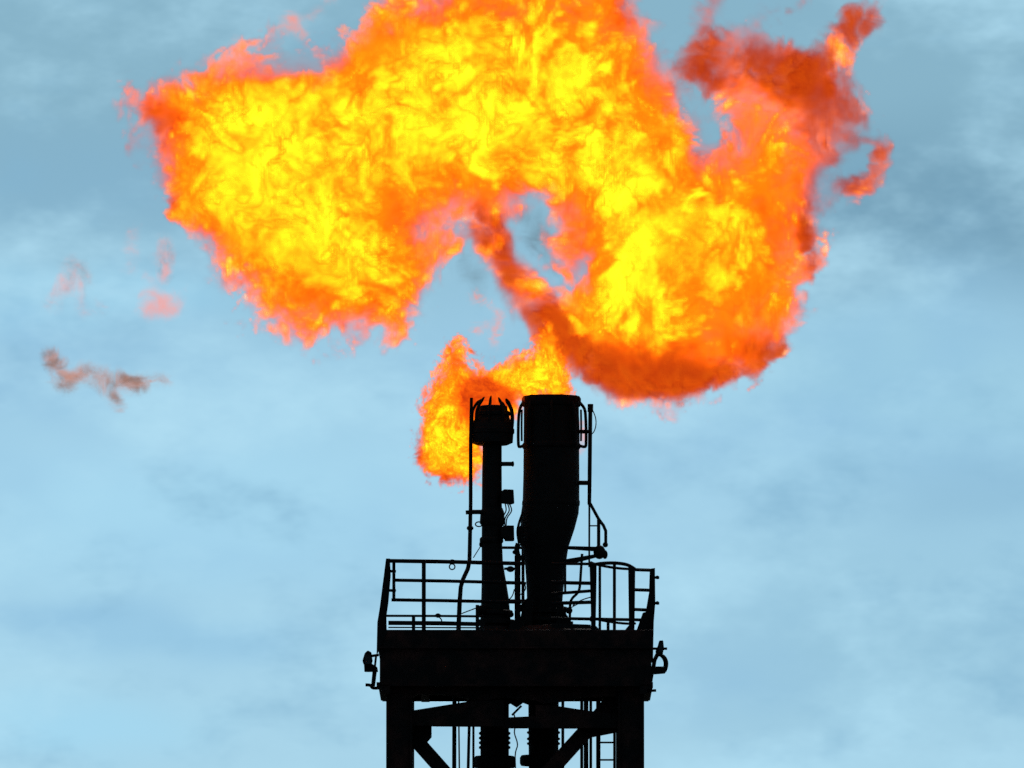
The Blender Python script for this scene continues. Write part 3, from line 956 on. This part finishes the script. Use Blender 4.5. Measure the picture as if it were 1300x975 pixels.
def skin_mat(name, col, amount, scale):
    """The outermost flickering sheet of burning gas: thin, broken up by noise."""
    m = bpy.data.materials.new(name)
    m.use_nodes = True
    nt = m.node_tree
    nt.nodes.clear()
    N, L = nt.nodes.new, nt.links.new
    out, mx, tr, em = N('ShaderNodeOutputMaterial'), N('ShaderNodeMixShader'), N('ShaderNodeBsdfTransparent'), N('ShaderNodeEmission')
    tc, n = N('ShaderNodeTexCoord'), N('ShaderNodeTexNoise')
    n.inputs['Scale'].default_value, n.inputs['Detail'].default_value, n.inputs['Roughness'].default_value = scale, 6, 0.65
    r = N('ShaderNodeMapRange')
    r.inputs['From Min'].default_value, r.inputs['From Max'].default_value = 0.42, 0.75
    r.inputs['To Max'].default_value = amount
    em.inputs['Color'].default_value = (*col, 1)
    L(tc.outputs['Object'], n.inputs['Vector'])
    L(n.outputs['Fac'], r.inputs['Value'])
    L(r.outputs['Result'], mx.inputs['Fac'])
    L(tr.outputs[0], mx.inputs[1])
    L(em.outputs[0], mx.inputs[2])
    L(mx.outputs[0], out.inputs['Surface'])
    return m


def volume_nodes(attr, lo, hi, res, mat):
    """Geometry nodes that turn the sample points of this object into a density grid."""
    ng = bpy.data.node_groups.new('gas_' + attr, 'GeometryNodeTree')
    ng.interface.new_socket('Geometry', in_out='INPUT', socket_type='NodeSocketGeometry')
    ng.interface.new_socket('Geometry', in_out='OUTPUT', socket_type='NodeSocketGeometry')
    N, L = ng.nodes.new, ng.links.new
    gi, go = N('NodeGroupInput'), N('NodeGroupOutput')
    pos, sx = N('GeometryNodeInputPosition'), N('ShaderNodeSeparateXYZ')
    L(pos.outputs[0], sx.inputs[0])
    idx = None
    for i in range(3):
        a = N('ShaderNodeMapRange')
        a.clamp = True
        a.inputs['From Min'].default_value, a.inputs['From Max'].default_value = lo[i], hi[i]
        a.inputs['To Min'].default_value, a.inputs['To Max'].default_value = 0, res[i] - 1
        L(sx.outputs[i], a.inputs['Value'])
        r = N('ShaderNodeMath')
        r.operation = 'ROUND'
        L(a.outputs['Result'], r.inputs[0])
        fi = N('FunctionNodeFloatToInt')
        L(r.outputs[0], fi.inputs[0])
        if idx is None:
            idx = fi.outputs[0]
        else:
            m1 = N('FunctionNodeIntegerMath')
            m1.operation = 'MULTIPLY_ADD'
            L(idx, m1.inputs[0])
            m1.inputs[1].default_value = res[i]
            L(fi.outputs[0], m1.inputs[2])
            idx = m1.outputs[0]
    na = N('GeometryNodeInputNamedAttribute')
    na.data_type = 'FLOAT'
    na.inputs['Name'].default_value = attr
    si = N('GeometryNodeSampleIndex')
    si.data_type, si.domain, si.clamp = 'FLOAT', 'POINT', True
    L(gi.outputs[0], si.inputs['Geometry'])
    L(na.outputs[0], si.inputs['Value'])
    L(idx, si.inputs['Index'])
    vc = N('GeometryNodeVolumeCube')
    L(si.outputs[0], vc.inputs['Density'])
    vc.inputs['Min'].default_value, vc.inputs['Max'].default_value = lo, hi
    for k, n in zip(('Resolution X', 'Resolution Y', 'Resolution Z'), res):
        vc.inputs[k].default_value = n
    sm = N('GeometryNodeSetMaterial')
    sm.inputs['Material'].default_value = mat
    L(vc.outputs[0], sm.inputs['Geometry'])
    L(sm.outputs[0], go.inputs[0])
    return ng


def make_fire(name, label, cat, base_px, base_y, x_rng, z_rng, y_rng, sp, field, mats, skin, iso=0.42, group=None):
    """field(X, Yd, Z, grids) -> {part name: density array}; X, Z in photograph pixels, Yd in pixels of depth. Axes: x, depth, image y (downwards)."""
    nx = int((x_rng[1] - x_rng[0]) / sp[0]) + 1
    ny = int((y_rng[1] - y_rng[0]) / sp[1]) + 1
    nz = int((z_rng[1] - z_rng[0]) / sp[2]) + 1
    X = (x_rng[0] + sp[0] * np.arange(nx, dtype=np.float32))[:, None, None]
    Y = (y_rng[0] + sp[1] * np.arange(ny, dtype=np.float32))[None, :, None]
    Z = (z_rng[0] + sp[2] * np.arange(nz, dtype=np.float32))[None, None, :]
    dens = field(X, Y, Z, (nx, ny, nz))
    b = P(*base_px, base_y)
    y_mid = base_y
    p0 = P(x_rng[0], z_rng[0], y_mid) - b
    k = (P(x_rng[0] + 100, z_rng[0], y_mid) - P(x_rng[0], z_rng[0], y_mid)).x / 100
    kz = (P(x_rng[0], z_rng[0], y_mid) - P(x_rng[0], z_rng[0] + 100, y_mid)).z / 100
    # the grid's z axis points up: flip the image axis
    lo = (p0.x, y_rng[0] * k, p0.z - kz * sp[2] * (nz - 1))
    hi = (p0.x + k * sp[0] * (nx - 1), y_rng[0] * k + k * sp[1] * (ny - 1), p0.z)
    tot = np.zeros((nx, ny, nz), np.float32)
    me = bpy.data.meshes.new(name + '_samples')
    me.vertices.add(nx * ny * nz)
    for D in dens.values():
        tot += np.where(D < 0.004, 0, D)
    for q, (part, D) in enumerate(dens.items()):
        D = np.where(D < 0.004, 0, D).astype(np.float32)
        if q < 1:                           # no empty pockets inside the plume: fewer bounds to cross
            D = np.maximum(D, np.where(tot > 0.02, 0.003, 0)).astype(np.float32)
        a = me.attributes.new(part, 'FLOAT', 'POINT')
        a.data.foreach_set('value', np.ascontiguousarray(D[:, :, ::-1]).ravel())
    # tight skin mesh from the lightly smoothed total
    f = 3 if nx > 200 else 2
    t2 = tot[:nx // f * f, :ny // f * f, :nz // f * f].reshape(nx // f, f, ny // f, f, nz // f, f).mean((1, 3, 5))
    t2 = np.pad(np.minimum(t2 * 4.0, 1.0), 2)
    for ax in (0, 1, 2) * 2:
        t2 = (np.roll(t2, 1, ax) + 2 * t2 + np.roll(t2, -1, ax)) / 4
    vx = np.array([k * sp[0], k * sp[1], kz * sp[2]])
    t2 = t2[:, :, ::-1]
    nzz = t2.shape[2]
    z_top = p0.z - vx[2] * (f - 1) / 2
    o0 = np.array([p0.x + vx[0] * (f - 1) / 2 - 2 * f * vx[0], lo[1] + vx[1] * (f - 1) / 2 - 2 * f * vx[1], z_top - (nzz - 1 - 2) * f * vx[2]])
    V, Q = surface_nets(t2, iso, o0, vx * f)
    hull = bpy.data.meshes.new(name)
    hull.vertices.add(len(V))
    hull.vertices.foreach_set('co', V.astype(np.float32).ravel())
    hull.loops.add(Q.size)
    hull.loops.foreach_set('vertex_index', Q.astype(np.int32).ravel())
    hull.polygons.add(len(Q))
    hull.polygons.foreach_set('loop_start', np.arange(0, Q.size, 4, dtype=np.int32))
    hull.materials.append(skin)
    hull.update(calc_edges=True)
    hull.polygons.foreach_set('use_smooth', np.ones(len(Q), bool))
    root = bpy.data.objects.new(name, hull)
    C.objects.link(root)
    root.location = b
    root['label'], root['category'] = label, cat
    if group:
        root['group'] = group
    for part in dens:
        if float(dens[part].max()) < 0.02:
            continue
        o = bpy.data.objects.new(part, me)
        C.objects.link(o)
        o.parent = root
        md = o.modifiers.new('gas', 'NODES')
        j = list(dens).index(part)          # a hair apart, so the grids' bounds never coincide
        sh = (0.0113 * j, 0.0171 * j, 0.0137 * j)
        md.node_group = volume_nodes(part, tuple(a + e for a, e in zip(lo, sh)), tuple(a + e for a, e in zip(hi, sh)), (nx, ny, nz), mats[part])
        o['kind'] = 'stuff'
    return root


SOOT_COL = (0.05, 0.035, 0.03)
mat_fire = heat_volume_mat('burning_gas', 4.2)
mat_fire_low = heat_volume_mat('burning_gas_low', 11.0)
mat_dark = fire_volume_mat('dark_red_sooty_gas', (0.27, 0.017, 0.004), 5.0)
mat_dark_low = fire_volume_mat('dark_red_sooty_gas_low', (0.45, 0.03, 0.005), 9.0)
mat_s = fire_volume_mat('brown_soot_smoke', SOOT_COL, 1.5)
mat_pink = fire_volume_mat('thin_fading_flame_gas', (1.25, 0.26, 0.11), 2.6)
skin_orange = skin_mat('flickering_flame_skin', (2.0, 0.45, 0.03), 0.03, 2.2)
skin_smoke = skin_mat('soot_skin', (0.10, 0.06, 0.05), 0.025, 2.6)
skin_pink = skin_mat('fading_flame_skin', (1.6, 0.35, 0.1), 0.02, 2.6)

OUT = [(158, 124), (196, 106), (240, 92), (290, 66), (345, 54), (395, 66), (440, 48), (468, 14), (512, -16), (580, -46), (650, -60), (720, -54), (778, -20), (808, 24), (835, 62), (862, 100), (878, 140), (892, 182), (908, 196), (928, 176), (946, 150), (985, 140), (1020, 165), (1040, 205), (1042, 270), (1036, 330), (1022, 385), (990, 432), (955, 465), (918, 490), (880, 508), (835, 515), (792, 510), (762, 494), (740, 468), (724, 448), (700, 446), (684, 420), (662, 390), (640, 352), (618, 322), (603, 292), (592, 272), (584, 300), (566, 335), (556, 362), (540, 392), (524, 430), (505, 440), (480, 428), (455, 424), (420, 438), (380, 444), (352, 424), (330, 396), (306, 366), (282, 340), (250, 312), (228, 284), (206, 250), (190, 218), (178, 168)]
HOLE = [(650, 290), (660, 268), (680, 256), (698, 272), (705, 306), (714, 336), (732, 366), (722, 374), (698, 358), (674, 336), (658, 315)]
TAIL = [([(592, 250), (612, 292), (636, 334), (664, 380), (692, 414), (716, 434)], [22, 21, 21, 23, 26, 24]),
        ([(1010, 100), (1040, 84), (1062, 58), (1084, 38), (1108, 14), (1120, -12)], [28, 28, 25, 22, 18, 11]),
        ([(1050, 140), (1066, 170), (1092, 176), (1116, 184), (1116, 208), (1098, 234), (1074, 243), (1050, 232), (1042, 214)], [24, 16, 12, 13, 14, 13, 12, 10, 8]),
        ([(950, 40), (975, 14), (1005, 14), (1030, -8)], [13, 11, 9, 8]),
        ([(890, 50), (902, 10), (915, -30)], [20, 18, 12])]
TAIL_POLY = [(864, 96), (872, 58), (892, 28), (922, 34), (950, 38), (986, 56), (1030, 62), (1062, 84), (1086, 112), (1098, 148), (1088, 178), (1056, 200), (1010, 200), (960, 196), (930, 176), (922, 140), (912, 114), (890, 120)]


def capsules(X, Y, Z, strokes, yc=0.0):
    s = np.full(np.broadcast_shapes(X.shape, Y.shape, Z.shape), -60.0, np.float32)
    for pts, rad in strokes:
        for i in range(len(pts) - 1):
            (ax, az), (bx, bz) = pts[i], pts[i + 1]
            dx, dz = bx - ax, bz - az
            t = np.clip(((X - ax) * dx + (Z - az) * dz) / (dx * dx + dz * dz), 0, 1)
            r = rad[i] + (rad[i + 1] - rad[i]) * t
            d = np.sqrt((X - ax - t * dx) ** 2 + (Z - az - t * dz) ** 2 + ((Y - yc) / 1.6) ** 2)
            s = np.maximum(s, (r - d).astype(np.float32))
    return s


def gauss(X, Z, spots):
    h = np.zeros(np.broadcast_shapes(X.shape, Z.shape), np.float32)
    for x, z, rx, rz, a in spots:
        h = h + a * np.exp(-((X - x) / rx) ** 2 - ((Z - z) / rz) ** 2)
    return h.astype(np.float32)


HEAT = [(330, 165, 70, 75, 0.9), (400, 285, 85, 75, 0.8), (300, 230, 45, 60, 0.6), (430, 330, 60, 50, 0.4), (520, 190, 90, 45, 0.7), (600, 165, 80, 40, 0.7),
        (560, 80, 90, 50, 0.5), (660, 85, 80, 60, 0.6), (740, 150, 80, 70, 0.7), (700, 225, 60, 30, 0.7), (800, 250, 60, 70, 0.75), (855, 290, 60, 60, 0.6),
        (820, 390, 60, 50, 0.6), (470, 400, 50, 35, 0.2), (930, 260, 60, 60, 0.3), (430, 130, 60, 50, 0.4), (900, 330, 60, 60, 0.25), (520, 400, 30, 40, 0.5),
        (340, 250, 70, 80, 0.45), (240, 180, 40, 50, 0.2), (205, 150, 40, 40, -0.6), (380, 370, 40, 40, -0.25), (1000, 260, 60, 80, -0.4), (950, 400, 80, 50, -0.4), (560, 250, 60, 30, -0.35), (990, 320, 50, 70, -0.25), (1000, 90, 90, 70, -0.9), (890, 80, 50, 60, -0.8),
        (815, 490, 80, 28, -1.0), (900, 465, 70, 24, -0.5), (660, 360, 40, 60, -0.35), (640, 310, 30, 50, -0.3), (700, 400, 30, 30, -0.5), (730, 440, 30, 24, -0.3)]
COOL = [(835, 488, 120, 26, 0.8), (805, 494, 44, 15, 0.8), (770, 478, 30, 18, 0.55), (850, 486, 46, 20, 0.6), (910, 476, 50, 14, 0.75), (830, 450, 70, 22, 0.3), (960, 445, 40, 18, 0.35), (1005, 100, 60, 40, 1.35), (888, 85, 28, 48, 1.35), (940, 70, 60, 40, 0.65),
        (1065, 140, 46, 50, 0.95), (1095, 205, 40, 50, 1.3), (1085, 30, 50, 40, 1.1), (208, 150, 36, 36, 0.62), (385, 350, 30, 50, 0.42), (470, 385, 26, 22, 0.34), (640, 210, 120, 14, 0.16), (985, 340, 60, 46, 0.5), (930, 440, 70, 24, 0.5), (1020, 260, 24, 50, 0.4), (780, 450, 50, 20, 0.3), (300, 400, 40, 40, 0.2), (560, 110, 60, 24, 0.14), (860, 200, 40, 26, 0.2), (1025, 330, 14, 50, 0.6),
        (646, 348, 30, 50, 0.95), (688, 402, 36, 34, 0.95), (612, 290, 22, 36, 0.8), (722, 436, 28, 26, 0.85), (752, 462, 26, 22, 0.8), (900, 10, 30, 40, 0.6), (990, 10, 40, 30, 0.6), (640, 300, 16, 40, 0.3)]
THIN = [(960, 80, 46, 40, 0.4), (1060, 130, 40, 46, 0.45), (905, 60, 36, 36, 0.35), (290, 80, 120, 26, 0.62), (420, 70, 90, 26, 0.6), (480, 40, 50, 26, 0.5), (192, 215, 34, 60, 0.75), (250, 315, 60, 30, 0.7), (556, 282, 40, 30, 0.8), (548, 365, 22, 60, 0.7), (884, 160, 22, 60, 0.7), (840, 70, 24, 40, 0.5),
        (1080, 210, 40, 60, 0.25), (670, 246, 36, 18, 0.5), (960, 15, 60, 30, 0.4), (1060, 40, 50, 30, 0.25), (620, 20, 80, 24, 0.3), (370, 420, 80, 22, 0.35), (890, 30, 30, 60, 0.35), (742, 350, 16, 40, 0.5), (1040, 250, 20, 40, 0.4)]


def main_field(X, Y, Z, shape):
    sp = SP_MAIN
    X2, Z2 = np.broadcast_arrays(X[:, 0, :], Z[:, 0, :])
    d = np.minimum(poly_sdf(X2, Z2, OUT), -2 - poly_sdf(X2, Z2, HOLE)).astype(np.float32)[:, None, :]
    # the plume bends in depth: the right lobe swings towards the viewer, the left one away
    yc = (30 * np.sin((X2 - 640) / 190.0) * -1 + 14 * np.sin(Z2 / 70.0))[:, None, :] * smoothstep(-Z2, -470, -330)[:, None, :]
    yc = yc.astype(np.float32)
    R = 115.0
    s = R - np.sqrt(np.maximum(R - d, 0) ** 2 + (Y - yc) ** 2)
    st = capsules(X, Y, Z, TAIL, 0.0)
    amp = (1 - 0.45 * smoothstep(st - s, -6, 10)) * (1 - 0.55 * np.exp(-((X - 650) / 60) ** 2 - ((Z - 350) / 80) ** 2))
    amp = amp * (1 + 0.6 * np.exp(-((X - 985) / 90) ** 2 - ((Z - 80) / 60) ** 2))
    amp = (amp * (1 - 0.5 * np.exp(-((X - 820) / 120) ** 2 - ((Z - 495) / 40) ** 2))).astype(np.float32)
    dt = 9 + poly_sdf(X2, Z2, TAIL_POLY).astype(np.float32)[:, None, :]
    s = np.maximum(s, 46.0 - np.sqrt(np.maximum(46.0 - dt, 0) ** 2 + (Y - 12) ** 2))
    s = np.maximum(s, st)
    w2, n1 = noise_pair(shape, sp, 4.6, 140)
    n2, n3 = noise_pair(shape, sp, 3.75, 75)
    m1, m2 = noise_pair(shape, (sp[0], sp[1] * 0.35, sp[2]), 4.3, 150)     # billows drawn out along the depth
    f1, f2 = noise_pair(shape, sp, 3.3, 42)
    off = swirl(shape, sp, 140, 13, d[:, 0, :], 0.4)
    n2, n3, f2 = warp(n2, off), warp(n3, off), warp(f2, off)
    m1 = warp(m1, [0.7 * q for q in off])
    n3, m1 = np.clip(n3, -2.5, 2.5), np.clip(m1, -2.5, 2.5)
    sfull = s + amp * (9 * n1 + 10 * n2 + 1.0 * f1 - 3)
    thin = 1 - np.clip(gauss(X, Z, THIN) * (1 + 0.45 * n1 + 0.35 * n2), 0, 0.88)
    wid = np.clip(15 + 14 * w2, 6, 48)                                        # here a crisp edge, there a fading one
    rho = smoothstep(sfull / wid, -0.25, 1.0) * thin
    rho = rho * np.clip(0.9 + 0.25 * n3, 0.3, 1.4)
    heat = gauss(X, Z, HEAT)
    h = -0.02 + 1.05 * heat + 0.38 * m1 + 0.26 * n3 + 0.05 * f2 + 0.15 * f1
    hot = smoothstep(h, 0.02, 0.88)
    cool = gauss(X, Z, COOL)
    c = smoothstep(cool + 0.16 * n2 + 0.18 * m2 - 0.12 * m1 - 0.15 * hot, 0.24, 0.95)
    lev = (0.10 + 0.90 * hot) * (1 - c) + 0.095 * c
    core = smoothstep(cool + 0.20 * n2 + 0.22 * m2 + 0.14 * n3, 0.70, 1.45)
    return {'flame_gas': rho * lev, 'soot_gas': np.clip(rho * c * (0.45 + 0.7 * core) - 0.02, 0, 2)}


SP_MAIN = (3.2, 4.6, 3.2)
make_fire('gas_flame', 'huge billowing yellow and orange gas flame arching above the stacks', 'flame', (706, 500), 0.0,
          (140, 1150), (-110, 536), (-170, 170), SP_MAIN, main_field,
          {'flame_gas': mat_fire, 'soot_gas': mat_dark}, skin_orange)

SM_OUT = [(721, 504), (722, 470), (716, 440), (706, 405), (694, 404), (686, 425), (676, 446), (655, 454), (630, 462), (610, 466), (594, 464), (586, 452), (592, 436), (584, 429), (570, 440), (560, 458), (552, 478), (540, 494), (532, 512), (538, 528), (530, 546), (526, 566), (530, 586), (542, 600), (560, 609), (582, 610), (604, 612), (614, 600), (612, 570), (626, 552), (640, 540), (654, 524), (664, 508), (690, 506)]
SM_HEAT = [(715, 485, 16, 34, 0.9), (708, 440, 14, 30, 0.8), (680, 472, 26, 12, 0.9), (650, 478, 24, 12, 0.6), (690, 492, 30, 12, 0.6), (560, 535, 20, 26, 0.8), (568, 570, 26, 22, 0.7), (580, 590, 24, 14, 0.3),
           (618, 498, 28, 16, -0.8), (600, 520, 16, 20, -0.5), (575, 455, 14, 24, -0.3), (535, 565, 12, 26, -0.2), (655, 500, 20, 12, -0.3), (590, 604, 30, 8, -0.3)]
SM_COOL = [(608, 498, 22, 18, 2.0), (632, 506, 24, 11, 1.4), (560, 608, 40, 8, 0.4), (530, 560, 8, 30, 0.5), (600, 518, 14, 16, 0.6), (575, 458, 10, 20, 0.35), (560, 604, 30, 8, 0.4), (534, 580, 10, 20, 0.35)]
SM_THIN = [(960, 80, 46, 40, 0.4), (1060, 130, 40, 46, 0.45), (905, 60, 36, 36, 0.35), (535, 505, 16, 24, 0.5), (640, 455, 40, 12, 0.5), (600, 465, 24, 12, 0.4), (608, 606, 14, 14, 0.5)]
SP_SMALL = (1.7, 2.2, 1.7)


def small_field(X, Y, Z, shape):
    sp = SP_SMALL
    X2, Z2 = np.broadcast_arrays(X[:, 0, :], Z[:, 0, :])
    d = poly_sdf(X2, Z2, SM_OUT).astype(np.float32)[:, None, :]
    yc = (34 * smoothstep(-X2, -690, -630))[:, None, :].astype(np.float32)
    R = 34.0
    s = R - np.sqrt(np.maximum(R - d, 0) ** 2 + ((Y - yc) / 1.0) ** 2)
    w1, w2 = noise_pair(shape, sp, 4.4, 50)
    w3, n1 = noise_pair(shape, sp, 4.0, 40)
    n2, n3 = noise_pair(shape, sp, 3.9, 32)
    off = swirl(shape, sp, 46, 14, d[:, 0, :], 0.5)
    n2, n3 = warp(n2, off), warp(n3, off)
    sf = s + 3.6 * n1 + 5.0 * n2 - 1.5
    rho = smoothstep(sf, -2, 9) * (1 - np.clip(gauss(X, Z, SM_THIN), 0, 0.8)) * np.clip(0.9 + 0.3 * n3, 0.3, 1.4)
    h = 0.10 + 1.0 * gauss(X, Z, SM_HEAT) + 0.34 * n3 + 0.20 * n1 + 0.16 * n2 - 0.25 * (1 - smoothstep(sf, 0, 10))
    hot = smoothstep(h, 0.04, 0.84)
    c = smoothstep(gauss(X, Z, SM_COOL) + 0.2 * n2 + 0.12 * n1, 0.28, 0.85)
    lev = (0.20 + 0.80 * hot) * (1 - c) + 0.085 * c
    return {'flame_gas': rho * lev, 'soot_gas': np.clip(rho * c - 0.02, 0, 2)}


make_fire('curling_flame', 'smaller ragged flame curling left from the wide stack behind the slim one', 'flame', (700, 505), 0.0,
          (512, 740), (392, 626), (-46, 84), SP_SMALL, small_field,
          {'flame_gas': mat_fire_low, 'soot_gas': mat_dark_low}, skin_orange)


# ------------------------------------------------------------------ drifting wisps
def wisp(name, label, cat, base, strokes, mats, skin, amp=7.0, soft=14.0, dens=1.0, pad=34, sp=(2.4, 3.0, 2.4), group=None, depth=0.0, iso=0.30):
    xs = [p[0] for pts, _ in strokes for p in pts]
    zs = [p[1] for pts, _ in strokes for p in pts]
    rm = max(r for _, rr in strokes for r in rr)

    def fld(X, Y, Z, shape):
        s = capsules(X, Y, Z, strokes)
        a, b = noise_pair(shape, sp, 4.6, 60)
        c, e = noise_pair(shape, (sp[0] * 0.6, sp[1], sp[2]), 4.0, 40)
        off = swirl(shape, sp, 50, 24)
        c, e, a = warp(c, off), warp(e, off), warp(a, off)
        s = s + amp * 0.5 * a + amp * 0.45 * c
        rho = smoothstep(s, -4, soft) * np.clip(0.62 + 0.30 * b + 0.42 * c, 0.04, 1.6) * dens
        m = smoothstep(e * 0.6 + b * 0.3, -0.4, 0.8)
        ks = list(mats)
        return {ks[0]: rho * m, ks[1]: rho * (1 - m)} if len(ks) > 1 else {ks[0]: rho}
    q = rm + pad
    make_fire(name, label, cat, base, depth, (min(xs) - q, max(xs) + q), (min(zs) - q, max(zs) + q), (-q, q), sp, fld, mats, skin, iso, group)


SM = {'soot_gas': mat_s, 'fading_gas': mat_pink}
wisp('smoke_wisp', 'ragged brown streak of soot smoke drifting below the left lobe of flame', 'smoke', (135, 485),
     [([(62, 450), (72, 468), (82, 486), (104, 476), (124, 480), (150, 484), (182, 487), (212, 482)], [9, 13, 15, 14, 13, 11, 11, 7]), ([(108, 470), (126, 486), (140, 500), (152, 518)], [9, 9, 8, 5])],
     {'soot_gas': fire_volume_mat('brown_soot_smoke_streak', (0.24, 0.13, 0.095), 5.0), 'fading_gas': fire_volume_mat('warm_soot_smoke', (0.62, 0.26, 0.17), 4.0)}, skin_smoke, amp=4.5, soft=13)
PK = {'fading_gas': mat_pink}
wisp('flame_wisp', 'small upright tongue of fading flame detached below the left tip', 'flame', (210, 330),
     [([(210, 304), (210, 325), (208, 345), (206, 356)], [8, 12, 8, 5])], {'fading_gas': mat_pink, 'soot_gas': mat_s}, skin_pink, amp=4, soft=12, group='detached flame wisps')
wisp('flame_wisp', 'round salmon puff of fading flame under the upright tongue', 'flame', (204, 386),
     [([(194, 386), (214, 388)], [20, 18])], PK, skin_pink, amp=6, soft=26, dens=0.75, group='detached flame wisps')
wisp('flame_wisp', 'faint hooked pink wisp of burnt gas left of the salmon puff', 'flame', (102, 365),
     [([(92, 335), (106, 345), (108, 365), (112, 386), (124, 396)], [13, 13, 11, 14, 9]), ([(66, 384), (84, 366), (98, 340)], [10, 12, 11])], {'fading_gas': mat_pink, 'soot_gas': mat_s}, skin_pink, amp=6, soft=24, dens=0.6, group='detached flame wisps')
wisp('flame_wisp', 'lacy pale pink puff above the top edge of the left lobe', 'flame', (368, 42),
     [([(352, 36), (372, 30), (382, 44)], [10, 14, 9]), ([(392, 20), (406, 10), (420, -2)], [3, 4, 3])], PK, skin_pink, amp=5, soft=18, dens=0.9, group='detached flame wisps')
wisp('flame_wisp', 'small pink tuft rising from the sloping top edge of the left lobe', 'flame', (300, 72),
     [([(304, 80), (298, 62), (302, 50)], [12, 10, 6])], PK, skin_pink, amp=6, soft=16, dens=0.8, group='detached flame wisps')
wisp('flame_wisp', 'tiny salmon scraps of flame floating above the curling flame', 'flame', (626, 420),
     [([(634, 398), (632, 416), (626, 436)], [5, 6, 4]), ([(606, 378), (620, 384)], [7, 5]), ([(604, 418), (616, 414)], [4, 3])], PK, skin_pink, amp=5, soft=12, dens=0.9, sp=(1.8, 2.4, 1.8), group='detached flame wisps')
wisp('flame_wisp', 'pale flicker of flame behind the side loop right of the wide stack', 'flame', (740, 558),
     [([(738, 538), (741, 556), (737, 572)], [4, 6, 3])], PK, skin_pink, amp=2.5, soft=8, dens=1.6, pad=16, sp=(1.4, 1.8, 1.4), group='detached flame wisps', depth=0.7)
wisp('smoke_wisp', 'thin grey smoke puff hanging under the arch of flame', 'smoke', (600, 350),
     [([(585, 330), (604, 350), (610, 380)], [16, 18, 12])], {'soot_gas': mat_s}, skin_smoke, amp=7, soft=30, dens=0.35)

wisp('smoke_wisp', 'hazy grey smoke hanging in the hole of the flame', 'smoke', (684, 318),
     [([(676, 284), (686, 310), (704, 344)], [20, 22, 14])], {'soot_gas': mat_s}, skin_smoke, amp=6, soft=30, dens=0.7, depth=0.6)
wisp('flame_wisp', 'faint pinkish smear of burnt gas nearest the left edge of the big flame', 'flame', (166, 318),
     [([(168, 296), (164, 318), (166, 342)], [8, 10, 6]), ([(186, 350), (196, 362)], [6, 6])], PK, skin_pink, amp=6, soft=24, dens=0.45, group='detached flame wisps')
